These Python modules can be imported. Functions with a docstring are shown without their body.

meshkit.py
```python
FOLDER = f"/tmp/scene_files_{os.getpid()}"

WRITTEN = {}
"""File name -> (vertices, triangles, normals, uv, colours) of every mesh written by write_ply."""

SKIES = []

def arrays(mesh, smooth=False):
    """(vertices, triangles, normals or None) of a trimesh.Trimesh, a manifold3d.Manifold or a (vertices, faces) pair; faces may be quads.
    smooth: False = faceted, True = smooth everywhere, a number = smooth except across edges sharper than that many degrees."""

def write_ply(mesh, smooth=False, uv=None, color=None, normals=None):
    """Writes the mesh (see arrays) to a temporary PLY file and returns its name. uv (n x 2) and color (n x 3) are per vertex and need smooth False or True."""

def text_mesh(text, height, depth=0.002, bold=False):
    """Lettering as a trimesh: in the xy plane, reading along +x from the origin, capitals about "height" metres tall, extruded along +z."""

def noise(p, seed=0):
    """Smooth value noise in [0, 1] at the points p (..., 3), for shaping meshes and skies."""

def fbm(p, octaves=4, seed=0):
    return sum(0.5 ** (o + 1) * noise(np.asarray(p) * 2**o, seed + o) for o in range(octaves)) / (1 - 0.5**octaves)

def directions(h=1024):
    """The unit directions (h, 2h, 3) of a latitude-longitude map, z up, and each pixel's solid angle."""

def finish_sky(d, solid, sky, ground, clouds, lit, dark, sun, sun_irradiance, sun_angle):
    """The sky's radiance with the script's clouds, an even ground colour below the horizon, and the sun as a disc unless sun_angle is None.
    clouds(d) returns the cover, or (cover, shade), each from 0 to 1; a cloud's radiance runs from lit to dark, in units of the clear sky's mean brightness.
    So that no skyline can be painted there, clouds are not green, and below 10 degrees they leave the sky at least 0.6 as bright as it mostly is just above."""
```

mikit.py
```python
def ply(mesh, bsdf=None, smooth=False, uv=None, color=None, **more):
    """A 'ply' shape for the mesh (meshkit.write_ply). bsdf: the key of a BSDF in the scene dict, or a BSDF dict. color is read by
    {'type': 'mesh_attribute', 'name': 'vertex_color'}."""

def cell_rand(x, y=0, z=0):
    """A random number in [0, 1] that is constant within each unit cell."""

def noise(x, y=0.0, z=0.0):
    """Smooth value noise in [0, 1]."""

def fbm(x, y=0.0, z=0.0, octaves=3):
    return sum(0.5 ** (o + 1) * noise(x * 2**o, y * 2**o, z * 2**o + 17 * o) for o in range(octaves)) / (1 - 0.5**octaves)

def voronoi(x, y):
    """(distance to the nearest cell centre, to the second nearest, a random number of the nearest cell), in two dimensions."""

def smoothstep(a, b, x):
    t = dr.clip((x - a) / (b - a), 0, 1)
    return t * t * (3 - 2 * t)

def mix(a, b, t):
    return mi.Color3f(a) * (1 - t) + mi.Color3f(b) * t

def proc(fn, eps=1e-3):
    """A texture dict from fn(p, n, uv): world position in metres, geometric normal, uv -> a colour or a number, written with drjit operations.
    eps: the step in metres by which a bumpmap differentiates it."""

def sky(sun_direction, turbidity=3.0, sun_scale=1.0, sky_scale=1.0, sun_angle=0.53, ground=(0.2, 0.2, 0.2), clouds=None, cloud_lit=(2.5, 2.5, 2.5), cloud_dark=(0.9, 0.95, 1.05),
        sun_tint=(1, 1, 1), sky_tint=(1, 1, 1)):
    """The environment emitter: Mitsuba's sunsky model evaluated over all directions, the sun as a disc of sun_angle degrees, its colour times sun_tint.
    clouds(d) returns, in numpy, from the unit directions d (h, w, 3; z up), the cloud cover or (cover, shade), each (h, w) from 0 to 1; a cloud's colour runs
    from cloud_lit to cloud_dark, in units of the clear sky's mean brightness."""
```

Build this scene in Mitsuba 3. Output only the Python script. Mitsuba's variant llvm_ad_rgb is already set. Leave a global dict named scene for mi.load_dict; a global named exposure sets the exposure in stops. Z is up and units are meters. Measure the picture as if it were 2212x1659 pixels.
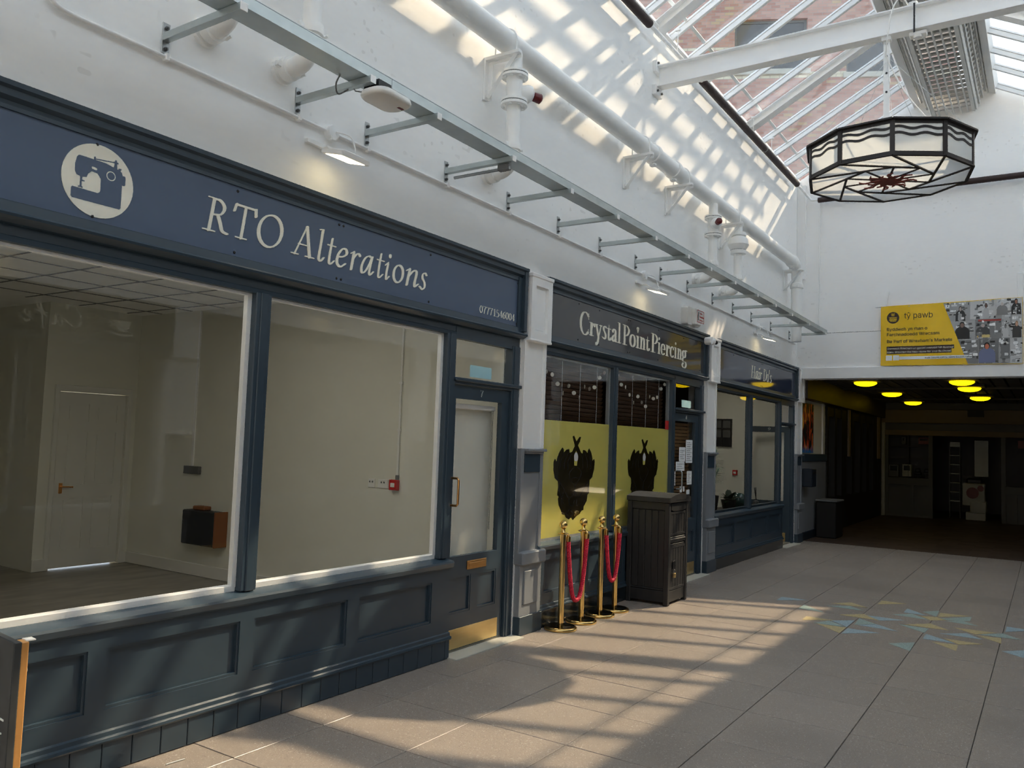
import math, random
import numpy as np, trimesh, drjit as dr, mitsuba as mi, mikit, meshkit
from shapely.geometry import Polygon, MultiPoint, Point, LineString
from shapely.ops import unary_union
from shapely import affinity
T = mi.ScalarTransform4f
scene, labels = {}, {}
random.seed(7); RNG = np.random.default_rng(7)

# ---------------------------------------------------------------- camera, sky, exposure
CAM_H, YAW, PITCH, ROLL, FPX = 1.70, 0.583848428, 0.0688331216, 0.0354098372, 1761.03
_F = np.array([math.cos(YAW) * math.cos(PITCH), math.sin(YAW) * math.cos(PITCH), math.sin(PITCH)])
_R = np.array([math.sin(YAW), -math.cos(YAW), 0.0]); _U = np.cross(_R, _F)
_UP = _U * math.cos(ROLL) - _R * math.sin(ROLL)
scene['camera'] = {'type': 'perspective', 'fov': math.degrees(2 * math.atan(1106 / FPX)), 'fov_axis': 'x', 'near_clip': 0.05, 'far_clip': 200.0,
                   'to_world': T().look_at(origin=[0, 0, CAM_H], target=[float(_F[0]), float(_F[1]), CAM_H + float(_F[2])], up=[float(v) for v in _UP])}
SUN = (1.88, -1.0, 2.08)


def _clouds(d):
    p = d / np.maximum(d[..., 2:3] + 0.25, 0.1)
    n = meshkit.fbm(np.stack([p[..., 0] * 1.3, p[..., 1] * 1.3, p[..., 0] * 0 + 3.1], -1))
    return np.clip(0.55 + 1.1 * (n - 0.4), 0.35, 0.95), np.clip(0.5 - n, 0, 1) * 0.5


scene['sky'] = mikit.sky(SUN, turbidity=3.5, sun_scale=0.38, sky_scale=1.0, sun_angle=0.6, ground=(0.25, 0.24, 0.23), clouds=_clouds,
                         cloud_lit=(1.78, 1.95, 2.08), cloud_dark=(1.2, 1.25, 1.3), sky_tint=(1.0, 1.03, 1.02), sun_tint=(1.0, 0.97, 0.9))
exposure = 3.7

# ---------------------------------------------------------------- helpers
used = set()
XF = [None]                                     # transform applied to what is built now (the far side of the arcade is turned by 180 degrees)


def key_for(name, parent=None):
    base = f'{parent}__{name}' if parent else name
    k, i = base, 0
    while k in used:
        i += 1
        k = f'{base}_{i:03d}'
    used.add(k)
    return k


def obj(name, mesh, mat, parent=None, smooth=False, label=None, **more):
    k = key_for(name, parent)
    if isinstance(mesh, dict):
        scene[k] = dict(mesh)
    else:
        if XF[0] is not None and isinstance(mesh, trimesh.Trimesh):
            mesh = mesh.copy(); mesh.apply_transform(XF[0])
        scene[k] = mikit.ply(mesh, mat, smooth=smooth, **more)
    if label:
        labels[k] = {'label': label}
    return k


def thing(name, label, cat, group=None):
    k = key_for(name)
    labels[k] = {'label': label, 'category': cat}
    if group:
        labels[k]['group'] = group
    return k


def tag(k, label, cat, group=None):
    labels[k] = {'label': label, 'category': cat}
    if group:
        labels[k]['group'] = group
    return k


def struct(name, label, mesh=None, mat=None, **kw):
    k = obj(name, mesh, mat, **kw) if mesh is not None else key_for(name)
    labels[k] = {'label': label, 'kind': 'structure'}
    return k


def cat(*m):
    return trimesh.util.concatenate([x for a in m for x in (a if isinstance(a, (list, tuple)) else [a])])


def box(x0, x1, y0, y1, z0, z1, c=0.0):
    x0, x1 = min(x0, x1), max(x0, x1); y0, y1 = min(y0, y1), max(y0, y1); z0, z1 = min(z0, z1), max(z0, z1)
    if not c:
        m = trimesh.creation.box((x1 - x0, y1 - y0, z1 - z0))
        m.apply_translation(((x0 + x1) / 2, (y0 + y1) / 2, (z0 + z1) / 2))
        return m
    c = min(c, (x1 - x0) / 2.2, (y1 - y0) / 2.2, (z1 - z0) / 2.2)
    pts = []
    for X, sx in ((x0, 1), (x1, -1)):
        for Y, sy in ((y0, 1), (y1, -1)):
            for Z, sz in ((z0, 1), (z1, -1)):
                pts += [(X, Y + sy * c, Z + sz * c), (X + sx * c, Y, Z + sz * c), (X + sx * c, Y + sy * c, Z)]
    return trimesh.convex.convex_hull(np.array(pts))


def _ex(poly, d):
    if not isinstance(poly, Polygon):
        poly = Polygon(poly)
    return trimesh.creation.extrude_polygon(poly, d)


def ax(m, rows):
    M = np.eye(4); M[:3] = rows
    m.apply_transform(M)
    return m


def prof_x(poly, x0, x1):                        # poly in (y, z), swept along x
    return ax(_ex(poly, x1 - x0), [[0, 0, 1, x0], [1, 0, 0, 0], [0, 1, 0, 0]])


def prof_y(poly, y0, y1):                        # poly in (x, z), swept along y
    ps = getattr(poly, 'geoms', [poly])
    return cat([ax(_ex(p, y1 - y0), [[1, 0, 0, 0], [0, 0, -1, y1], [0, 1, 0, 0]]) for p in ps])


def prof_z(poly, z0, z1):
    ps = getattr(poly, 'geoms', [poly])
    return cat([ax(_ex(p, z1 - z0), [[1, 0, 0, 0], [0, 1, 0, 0], [0, 0, 1, z0]]) for p in ps])


def face_x(poly, x0, x1):                        # poly in (u to the right as seen looking along +x, that is -y; v = z); u is given as -y
    ps = getattr(poly, 'geoms', [poly])
    return cat([ax(_ex(p, x1 - x0), [[0, 0, -1, x1], [-1, 0, 0, 0], [0, 1, 0, 0]]) for p in ps])


def tube(path, r, n=10, cap=True):
    p = np.asarray(path, float); m = len(p)
    r = np.broadcast_to(r, (m,))
    t = np.gradient(p, axis=0); t /= np.linalg.norm(t, axis=1, keepdims=True) + 1e-12
    a = np.cross(t[0], [0, 0, 1.0] if abs(t[0][2]) < 0.9 else [1.0, 0, 0]); a /= np.linalg.norm(a)
    ang = np.arange(n) * 2 * np.pi / n
    V = []
    for i in range(m):
        a = a - t[i] * (a @ t[i]); a /= np.linalg.norm(a)
        b = np.cross(t[i], a)
        V.append(p[i] + r[i] * (np.cos(ang)[:, None] * a + np.sin(ang)[:, None] * b))
    V = np.vstack(V); F = []
    for i in range(m - 1):
        for j in range(n):
            q = (i * n + j, i * n + (j + 1) % n, (i + 1) * n + (j + 1) % n, (i + 1) * n + j)
            F += [(q[0], q[1], q[2]), (q[0], q[2], q[3])]
    if cap:
        V = np.vstack([V, p[0], p[-1]]); c0, c1 = len(V) - 2, len(V) - 1
        for j in range(n):
            F += [(c0, (j + 1) % n, j), (c1, (m - 1) * n + j, (m - 1) * n + (j + 1) % n)]
    return trimesh.Trimesh(V, F, process=False)


def cyl(p0, p1, r, n=12):
    return tube([p0, p1], r, n)


def arc(c, r, a0, a1, plane, n=8):
    """points of an arc; plane gives two axis vectors"""
    u, v = np.array(plane[0], float), np.array(plane[1], float)
    return [np.array(c) + r * (math.cos(a) * u + math.sin(a) * v) for a in np.linspace(math.radians(a0), math.radians(a1), n)]


def lathe(prof, c=(0, 0, 0), n=24, axis='z'):
    m = trimesh.creation.revolve(np.array(prof, float), sections=n)
    if axis == 'y':
        m.apply_transform(trimesh.transformations.rotation_matrix(math.pi / 2, (1, 0, 0)))
    if axis == 'x':
        m.apply_transform(trimesh.transformations.rotation_matrix(math.pi / 2, (0, 1, 0)))
    m.apply_translation(c)
    return m


def rrect(x0, x1, z0, z1, r):
    return Polygon([(x0 + r, z0 + r), (x1 - r, z0 + r), (x1 - r, z1 - r), (x0 + r, z1 - r)]).buffer(r, quad_segs=5)


def sphere(c, r, sub=2):
    m = trimesh.creation.icosphere(subdivisions=sub, radius=r)
    m.apply_translation(c)
    return m


# ---------------------------------------------------------------- materials
def rgb(c):
    return {'type': 'rgb', 'value': [float(v) for v in c]}


def mat(name, c, rough=0.5, spec=0.5, metal=0.0, **k):
    scene[name] = {'type': 'twosided', 'bsdf': {'type': 'principled', 'base_color': c if isinstance(c, dict) else rgb(c), 'roughness': rough, 'specular': spec, 'metallic': metal, **k}}
    return name


N, FB, VO, CR, SS, MX = mikit.noise, mikit.fbm, mikit.voronoi, mikit.cell_rand, mikit.smoothstep, mikit.mix


def tone(a, b, sx, sy=None, sz=None):
    sy, sz = sy or sx, sz or sx
    return mikit.proc(lambda p, n, uv: MX(a, b, FB(p.x * sx, p.y * sy, p.z * sz)))


def wall_fn(p, n, uv):
    big = FB(p.x * 0.9, p.y * 0.9, p.z * 0.9)
    fine = N(p.x * 16, p.y * 16, p.z * 40)
    scuff = SS(0.80, 0.86, N(p.x * 23, p.y * 23, p.z * 23)) * SS(0.6, 0.8, N(p.x * 2, p.y * 2, p.z * 2))
    c = MX((0.80, 0.80, 0.79), (0.86, 0.86, 0.85), big * 0.7 + fine * 0.3)
    return MX(c, (0.55, 0.54, 0.52), scuff * 0.35)


mat('m_wall', mikit.proc(wall_fn), 0.55, 0.3)
mat('m_white', (0.80, 0.80, 0.79), 0.4, 0.4)
mat('m_pipe', (0.80, 0.80, 0.78), 0.35, 0.45)
mat('m_navy', tone((0.024, 0.042, 0.060), (0.033, 0.053, 0.073), 3), 0.33, 0.55)
mat('m_navy_dark', (0.010, 0.017, 0.028), 0.35, 0.5)
mat('m_plinth_stone', (0.012, 0.017, 0.021), 0.15, 0.6)
mat('m_sign_a', (0.075, 0.105, 0.165), 0.33, 0.45)
mat('m_sign_b', (0.055, 0.056, 0.060), 0.06, 0.6)
mat('m_sign_c', (0.035, 0.045, 0.075), 0.06, 0.6)
mat('m_letter', (0.80, 0.77, 0.66), 0.5, 0.3)
mat('m_grey', (0.200, 0.215, 0.235), 0.38, 0.45)
mat('m_galv', mikit.proc(lambda p, n, uv: MX((0.42, 0.47, 0.47), (0.58, 0.62, 0.62), FB(p.x * 9, p.y * 9, p.z * 9))), 0.38, 0.5, 0.85)
mat('m_steel', (0.35, 0.36, 0.36), 0.35, 0.5, 0.9)
mat('m_bolt', (0.12, 0.12, 0.12), 0.4, 0.5, 0.7)
mat('m_black', (0.010, 0.010, 0.011), 0.45, 0.45)
mat('m_lag', tone((0.018, 0.008, 0.007), (0.035, 0.018, 0.015), 14), 0.6, 0.4)
mat('m_gold', (0.83, 0.58, 0.22), 0.08, 0.5, 1.0)
mat('m_gold_dark', (0.20, 0.12, 0.03), 0.10, 0.5, 1.0)
mat('m_brass', mikit.proc(lambda p, n, uv: MX((0.62, 0.44, 0.18), (0.78, 0.60, 0.30), FB(p.x * 6, p.y * 6, p.z * 22))), 0.3, 0.5, 0.9)
mat('m_copper', (0.72, 0.38, 0.14), 0.22, 0.5, 1.0)
mat('m_rope', tone((0.42, 0.010, 0.035), (0.58, 0.02, 0.06), 60), 0.55, 0.3, sheen=0.5)
mat('m_bin', mikit.proc(lambda p, n, uv: MX((0.016, 0.016, 0.017), (0.026, 0.026, 0.027), FB(p.x * 30, p.y * 30, p.z * 5))), 0.42, 0.45)
mat('m_red', (0.45, 0.02, 0.02), 0.4, 0.5)
mat('m_valve_red', (0.10, 0.006, 0.006), 0.35, 0.5)
mat('m_cream', tone((0.66, 0.65, 0.57), (0.72, 0.71, 0.63), 1.2), 0.6, 0.3)
mat('m_cream_dark', (0.42, 0.41, 0.36), 0.6, 0.3)
mat('m_door_white', (0.66, 0.65, 0.60), 0.4, 0.4)
mat('m_ceil_tile', tone((0.68, 0.68, 0.66), (0.74, 0.74, 0.72), 8), 0.8, 0.2)
mat('m_lino', mikit.proc(lambda p, n, uv: MX((0.16, 0.145, 0.115), (0.23, 0.21, 0.17), FB(p.x * 3, p.y * 9, 0))), 0.35, 0.4)
mat('m_wood', mikit.proc(lambda p, n, uv: MX((0.42, 0.19, 0.055), (0.62, 0.33, 0.11), FB(p.x * 30, p.y * 30, p.z * 3 + N(p.x * 5, p.y * 5, p.z) * 2))), 0.4, 0.4)
mat('m_wood_side', (0.22, 0.075, 0.02), 0.4, 0.4)
mat('m_chalk', mikit.proc(lambda p, n, uv: MX((0.022, 0.025, 0.027), (0.05, 0.053, 0.055), FB(p.x * 9, p.y * 9, p.z * 9))), 0.6, 0.3)
mat('m_chalk_white', (0.7, 0.7, 0.68), 0.8, 0.1)
mat('m_blind', mikit.proc(lambda p, n, uv: MX((0.045, 0.020, 0.010), (0.085, 0.042, 0.022), N(p.x * 3, 0, p.z * 90))), 0.35, 0.5)
mat('m_blind_tan', (0.27, 0.16, 0.075), 0.4, 0.4)
mat('m_film', (0.66, 0.60, 0.16), 0.16, 0.5)
mat('m_emblem', (0.060, 0.045, 0.014), 0.16, 0.6, 0.75)
mat('m_paper', (0.78, 0.80, 0.80), 0.7, 0.2)
mat('m_ink', (0.05, 0.05, 0.06), 0.7, 0.2)
mat('m_ice', (0.42, 0.66, 0.70), 0.5, 0.3)
mat('m_lamp_frame', (0.020, 0.016, 0.015), 0.45, 0.4)
scene['m_lamp_pane'] = {'type': 'principledthin', 'base_color': rgb((0.72, 0.74, 0.74)), 'roughness': 0.25, 'diff_trans': 1.0, 'spec_trans': 0.0, 'eta': 1.4}
mat('m_star', (0.16, 0.03, 0.022), 0.45, 0.4)
mat('m_yellow', (0.80, 0.50, 0.010), 0.35, 0.4)
mat('m_banner_ink', (0.050, 0.030, 0.022), 0.5, 0.3)
mat('m_strip_grey', (0.16, 0.165, 0.165), 0.5, 0.3)
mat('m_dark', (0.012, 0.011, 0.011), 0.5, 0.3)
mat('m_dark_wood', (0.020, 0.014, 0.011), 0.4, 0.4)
mat('m_slat', tone((0.055, 0.05, 0.047), (0.085, 0.08, 0.075), 5), 0.6, 0.3)
mat('m_beige_shaded', (0.23, 0.18, 0.12), 0.6, 0.2)  # beige darkened to carry the shade of the passage
mat('m_shop_grey', (0.10, 0.10, 0.095), 0.5, 0.3)
mat('m_leaf', (0.03, 0.12, 0.07), 0.5, 0.4)
mat('m_leaf_dark', (0.012, 0.028, 0.010), 0.5, 0.4)
mat('m_glazed_pot', (0.02, 0.06, 0.05), 0.08, 0.6)
mat('m_grout', (0.055, 0.050, 0.046), 0.8, 0.2)
mat('m_stone', (0.42, 0.41, 0.36), 0.6, 0.3)
mat('m_alu', (0.50, 0.52, 0.51), 0.4, 0.5, 0.5)
mat('m_louvre', (0.50, 0.50, 0.48), 0.5, 0.4)
mat('m_plastic', (0.74, 0.73, 0.70), 0.3, 0.5)
scene['m_glass'] = {'type': 'thindielectric', 'int_ior': 1.5, 'ext_ior': 1.0}
scene['m_roof_glass'] = {'type': 'thindielectric', 'int_ior': 1.5, 'ext_ior': 1.0, 'specular_transmittance': rgb((0.86, 0.88, 0.87))}


def tile_fn(p, n, uv):
    cx, cy = dr.floor((p.x - 3.515) / 0.6285), dr.floor((p.y - 0.394) / 0.6325)
    r = CR(cx, cy, 3)
    sp = N(p.x * 170, p.y * 170, 1.0); sp2 = N(p.x * 260, p.y * 260, 7.0)
    base = MX((0.225, 0.192, 0.165), (0.262, 0.222, 0.190), r * 0.7 + 0.3 * FB(p.x * 2.2, p.y * 2.2, 0))
    base = MX(base, (0.42, 0.39, 0.35), SS(0.80, 0.90, sp) * 0.7)
    base = MX(base, (0.11, 0.09, 0.08), SS(0.78, 0.9, sp2) * 0.5)
    return MX(base, (0.15, 0.13, 0.115), SS(0.55, 0.8, FB(p.x * 0.8, p.y * 0.8, 5)) * 0.35)


mat('m_tile', mikit.proc(tile_fn), 0.36, 0.42)


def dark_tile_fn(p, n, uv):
    return MX((0.050, 0.036, 0.028), (0.075, 0.052, 0.040), CR(dr.floor(p.x / 0.3), dr.floor(p.y / 0.3)) * 0.6 + 0.4 * N(p.x * 90, p.y * 90))  # reddish brown tile, darkened further for the shade of the passage


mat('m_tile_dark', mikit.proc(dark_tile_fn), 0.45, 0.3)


def inlay(c):
    return mikit.proc(lambda p, n, uv: MX([v * 0.72 for v in c], [v * 1.2 for v in c], N(p.x * 150, p.y * 150)))


mat('m_in_blue', inlay((0.27, 0.35, 0.38)), 0.4, 0.4)
mat('m_in_green', inlay((0.27, 0.34, 0.31)), 0.4, 0.4)
mat('m_in_yellow', inlay((0.42, 0.34, 0.18)), 0.4, 0.4)


def hazed_brick_fn(p, n, uv):
    s = -(p.x - 20.5) * 0.44 + (p.y - 4.2) * 0.9
    row = dr.floor(p.z / 0.075)
    sh = s / 0.225 + 0.5 * (row - 2 * dr.floor(row / 2))
    fx, fz = sh - dr.floor(sh), p.z / 0.075 - row
    m = dr.maximum(dr.maximum(SS(0.05, 0.02, fx), SS(0.95, 0.98, fx)), dr.maximum(SS(0.14, 0.06, fz), SS(0.90, 0.97, fz)))
    r = CR(dr.floor(sh), row)
    c = MX((0.36, 0.20, 0.165), (0.46, 0.30, 0.25), r)  # brick colour paled to stand in for haze in the roof glass
    c = MX(c, (0.44, 0.33, 0.22), SS(0.9, 0.95, r))
    b = (row - 146.0); c2 = dr.select((dr.abs(b) < 1.5) & (b < 0.9), mi.Float(1), mi.Float(0)) + dr.select(dr.abs(row - 155.0) < 0.5, mi.Float(1), mi.Float(0))
    c = MX(c, (0.56, 0.52, 0.40), dr.clip(c2, 0, 1))
    return MX(c, (0.34, 0.29, 0.26), m * 0.75)


mat('m_brick_hazed', mikit.proc(hazed_brick_fn), 0.8, 0.2)


def art_fn(p, n, uv):
    f = FB(p.x * 9, 0, p.z * 4 + N(p.x * 14, 0, p.z * 6) * 1.5, octaves=4)
    c = MX((0.01, 0.01, 0.012), (0.55, 0.05, 0.015), SS(0.42, 0.56, f))
    c = MX(c, (0.75, 0.42, 0.05), SS(0.56, 0.70, f))
    return MX((0.02, 0.16, 0.42), c, SS(1.72, 1.90, p.z + 0.15 * N(p.x * 20, 0, p.z * 9)))


mat('m_art', mikit.proc(art_fn), 0.4, 0.4)

# ================================================================ THE SETTING
CY = 1.34                                       # the arcade's middle; near shops at y = 3.9, far shops turned by 180 degrees
X0, X1 = -6.0, 15.65                            # the glazed part of the arcade
GX1 = 24.75                                     # the far shop at the end of the dark passage
TURN = np.diag([-1.0, -1.0, 1.0, 1.0]); TURN[:3, 3] = (17.23, 2 * CY, 0)

# ---- floor
floor = struct('floor', 'floor of large brown speckled square paving tiles', box(X0, 16.1, -1.6, 4.2, -0.12, -0.008), 'm_grout')
PX, PY = 0.6285, 0.6325
xe = lambda i: 3.515 + PX * i
ye = lambda j: 0.394 + PY * j


def tile_mesh(w, d):
    return box(0.0022, w - 0.0022, 0.0022, d - 0.0022, -0.03, 0.0, 0.0022)


tile_full = mikit.ply(tile_mesh(PX, PY), 'm_tile')
tile_left = mikit.ply(tile_mesh(PX, 3.905 - ye(5)), 'm_tile')
tile_right = mikit.ply(tile_mesh(PX, ye(-2) + 1.24), 'm_tile')
near = []
for i in range(-15, 20):
    for j in range(-3, 6):
        t, y = (tile_full, ye(j)) if -3 < j < 5 else (tile_left, ye(5)) if j == 5 else (tile_right, -1.24)
        dz = RNG.uniform(-0.0012, 0.0006)
        if i >= -2:
            obj('tile', {**t, 'to_world': T().translate([xe(i), y, dz])}, None, floor)
        else:
            m = tile_mesh(PX, PY if -3 < j < 5 else 3.905 - ye(5) if j == 5 else ye(-2) + 1.24)
            m.apply_translation((xe(i), y, dz)); near.append(m)
k = obj('paving_tiles', cat(near), 'm_tile', floor); labels[k] = {'label': 'brown paving tiles behind the camera', 'kind': 'stuff'}
TRI = [[(9.51, 2.6), (9.77, 2.61), (9.79, 2.31)], [(9.21, 2.28), (9.48, 2.29), (9.18, 2.0)], [(9.78, 2.07), (10.01, 1.89), (9.8, 1.68)], [(9.59, 2.08), (9.77, 1.86), (9.58, 1.68)], [(10.1, 1.64), (10.4, 1.64), (10.39, 1.36)], [(9.81, 1.33), (10.09, 1.33), (9.8, 1.09)], [(10.01, 1.17), (10.22, 1.02), (9.8, 1.01)], [(9.81, 1.0), (10.08, 1.01), (10.11, 0.71)], [(9.59, 1.43), (9.8, 1.24), (9.56, 1.05)], [(9.73, 1.16), (9.8, 1.0), (9.68, 0.9), (9.55, 1.04)], [(9.73, 0.98), (10.09, 0.7), (9.8, 0.7), (9.69, 0.9)], [(9.17, 1.86), (9.4, 1.65), (9.15, 1.46)], [(9.35, 1.64), (9.36, 1.24), (9.15, 1.46)], [(8.61, 2.1), (8.84, 2.11), (8.83, 1.82)], [(8.55, 1.97), (8.78, 1.87), (8.57, 1.67)], [(8.79, 1.86), (8.99, 1.66), (8.58, 1.66)], [(8.55, 1.95), (8.55, 1.66), (8.24, 1.66)], [(9.12, 1.65), (8.94, 1.45), (8.75, 1.63)], [(8.76, 1.61), (8.94, 1.45), (8.73, 1.22)], [(8.54, 1.65), (8.53, 1.35), (8.24, 1.65)], [(9.11, 1.29), (9.09, 1.0), (8.84, 1.01)], [(9.12, 1.24), (9.38, 1.02), (9.14, 0.82)], [(9.62, 0.91), (9.8, 0.78), (9.58, 0.6)], [(9.34, 0.82), (9.36, 0.43), (9.12, 0.61)], [(8.92, 0.9), (9.13, 0.68), (8.92, 0.53)], [(9.1, 0.61), (9.12, 0.39), (8.85, 0.38)], [(9.15, 0.59), (9.38, 0.39), (9.17, 0.22)], [(8.56, 1.0), (8.82, 1.0), (8.56, 0.72)], [(8.72, 0.85), (8.71, 0.51), (8.53, 0.7)], [(8.48, 0.92), (8.51, 0.7), (8.23, 0.69)], [(8.13, 1.23), (8.35, 1.03), (7.94, 1.02)], [(9.47, 0.38), (9.78, 0.38), (9.75, 0.14)], [(8.52, 0.37), (8.75, 0.16), (8.25, 0.08)]]
COL = 'bgygybgygyg ybygbygbb gygybygbyygbb'.replace(' ', '')
for t, c in zip(TRI, COL):
    m, word = {'b': ('m_in_blue', 'pale blue'), 'g': ('m_in_green', 'pale green'), 'y': ('m_in_yellow', 'sand yellow')}[c]
    p = Polygon(t)
    p = p if p.exterior.is_ccw else Polygon(t[::-1])
    obj('inlay', prof_z(p.buffer(-0.004, join_style=2), -0.004, 0.0016), m, floor, label=f'{word} mosaic triangle set in the tiles')
struct('floor', 'dark brown tiled floor of the covered passage, colour deepened for its shade', box(16.08, 30, -1.6, 4.2, -0.12, -0.001), 'm_tile_dark')

# ---- side walls above the shops, and their lower parts out of the picture
for side, xf in (('left', None), ('right', TURN)):
    XF[0] = xf
    a, b = (X0, X1 + 0.02) if xf is None else (17.23 - X1 - 0.02, 17.23 - X0)
    struct(f'wall_{side}', 'white painted wall above the shopfronts' if xf is None else 'white painted wall above the far shopfronts',
           cat(box(a, b, 3.95, 4.16, 2.62, 6.80), box(a if xf is None else 15.9, 1.05 if xf is None else b, 3.95, 4.16, -0.1, 2.62)), 'm_wall')
XF[0] = None
struct('wall_back', 'white end wall behind the camera', box(X0 - 0.2, X0, -1.5, 4.2, -0.1, 9.0), 'm_wall')

# ---- far bulkhead: gable wall above the passage, steel beam under it
E_Z, SL = 6.85, 0.558
gz = lambda y: E_Z + SL * min(3.95 - y, y + 1.27)
gable = Polygon([(-3.96, 3.03), (1.28, 3.03), (1.28, 6.8), (-0.7, 8.02), (-0.795, 8.0), (-1.01, 8.0), (-1.655, 8.0), (-1.96, 8.0), (-3.96, 6.8)])
far = struct('wall_far', 'white gable wall over the passage opening', cat(face_x(gable, X1, X1 + 0.25)), 'm_wall')
obj('beam_casing', box(X1 - 0.04, X1 + 0.27, -1.26, 3.86, 3.03, 3.24, 0.008), 'm_white', far, label='white boxed beam along the top of the opening')
obj('wall_seam', box(X1 - 0.003, X1, 0.0, 3.9, 3.875, 3.882), 'm_strip_grey', far)
obj('corner_duct', box(X1 - 0.10, X1, 3.80, 3.95, 4.9, 6.7, 0.006), 'm_white', far)
obj('corner_pipe', cyl((X1 - 0.03, 3.55, 3.9), (X1 - 0.03, 3.55, 6.45), 0.012, 8), 'm_white', far)

# ---- glazed roof
LSL = math.hypot(1, SL)


def slope(side):
    if side == 'left':
        o, x, u, nd = (0, 3.95, E_Z), (1, 0, 0), (0, -1 / LSL, SL / LSL), (0, -SL / LSL, -1 / LSL)
    else:
        o, x, u, nd = (17.23, -1.27, E_Z), (-1, 0, 0), (0, 1 / LSL, SL / LSL), (0, SL / LSL, -1 / LSL)
    M = np.eye(4); M[:3, 0], M[:3, 1], M[:3, 2], M[:3, 3] = x, u, nd, o
    return M


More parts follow.
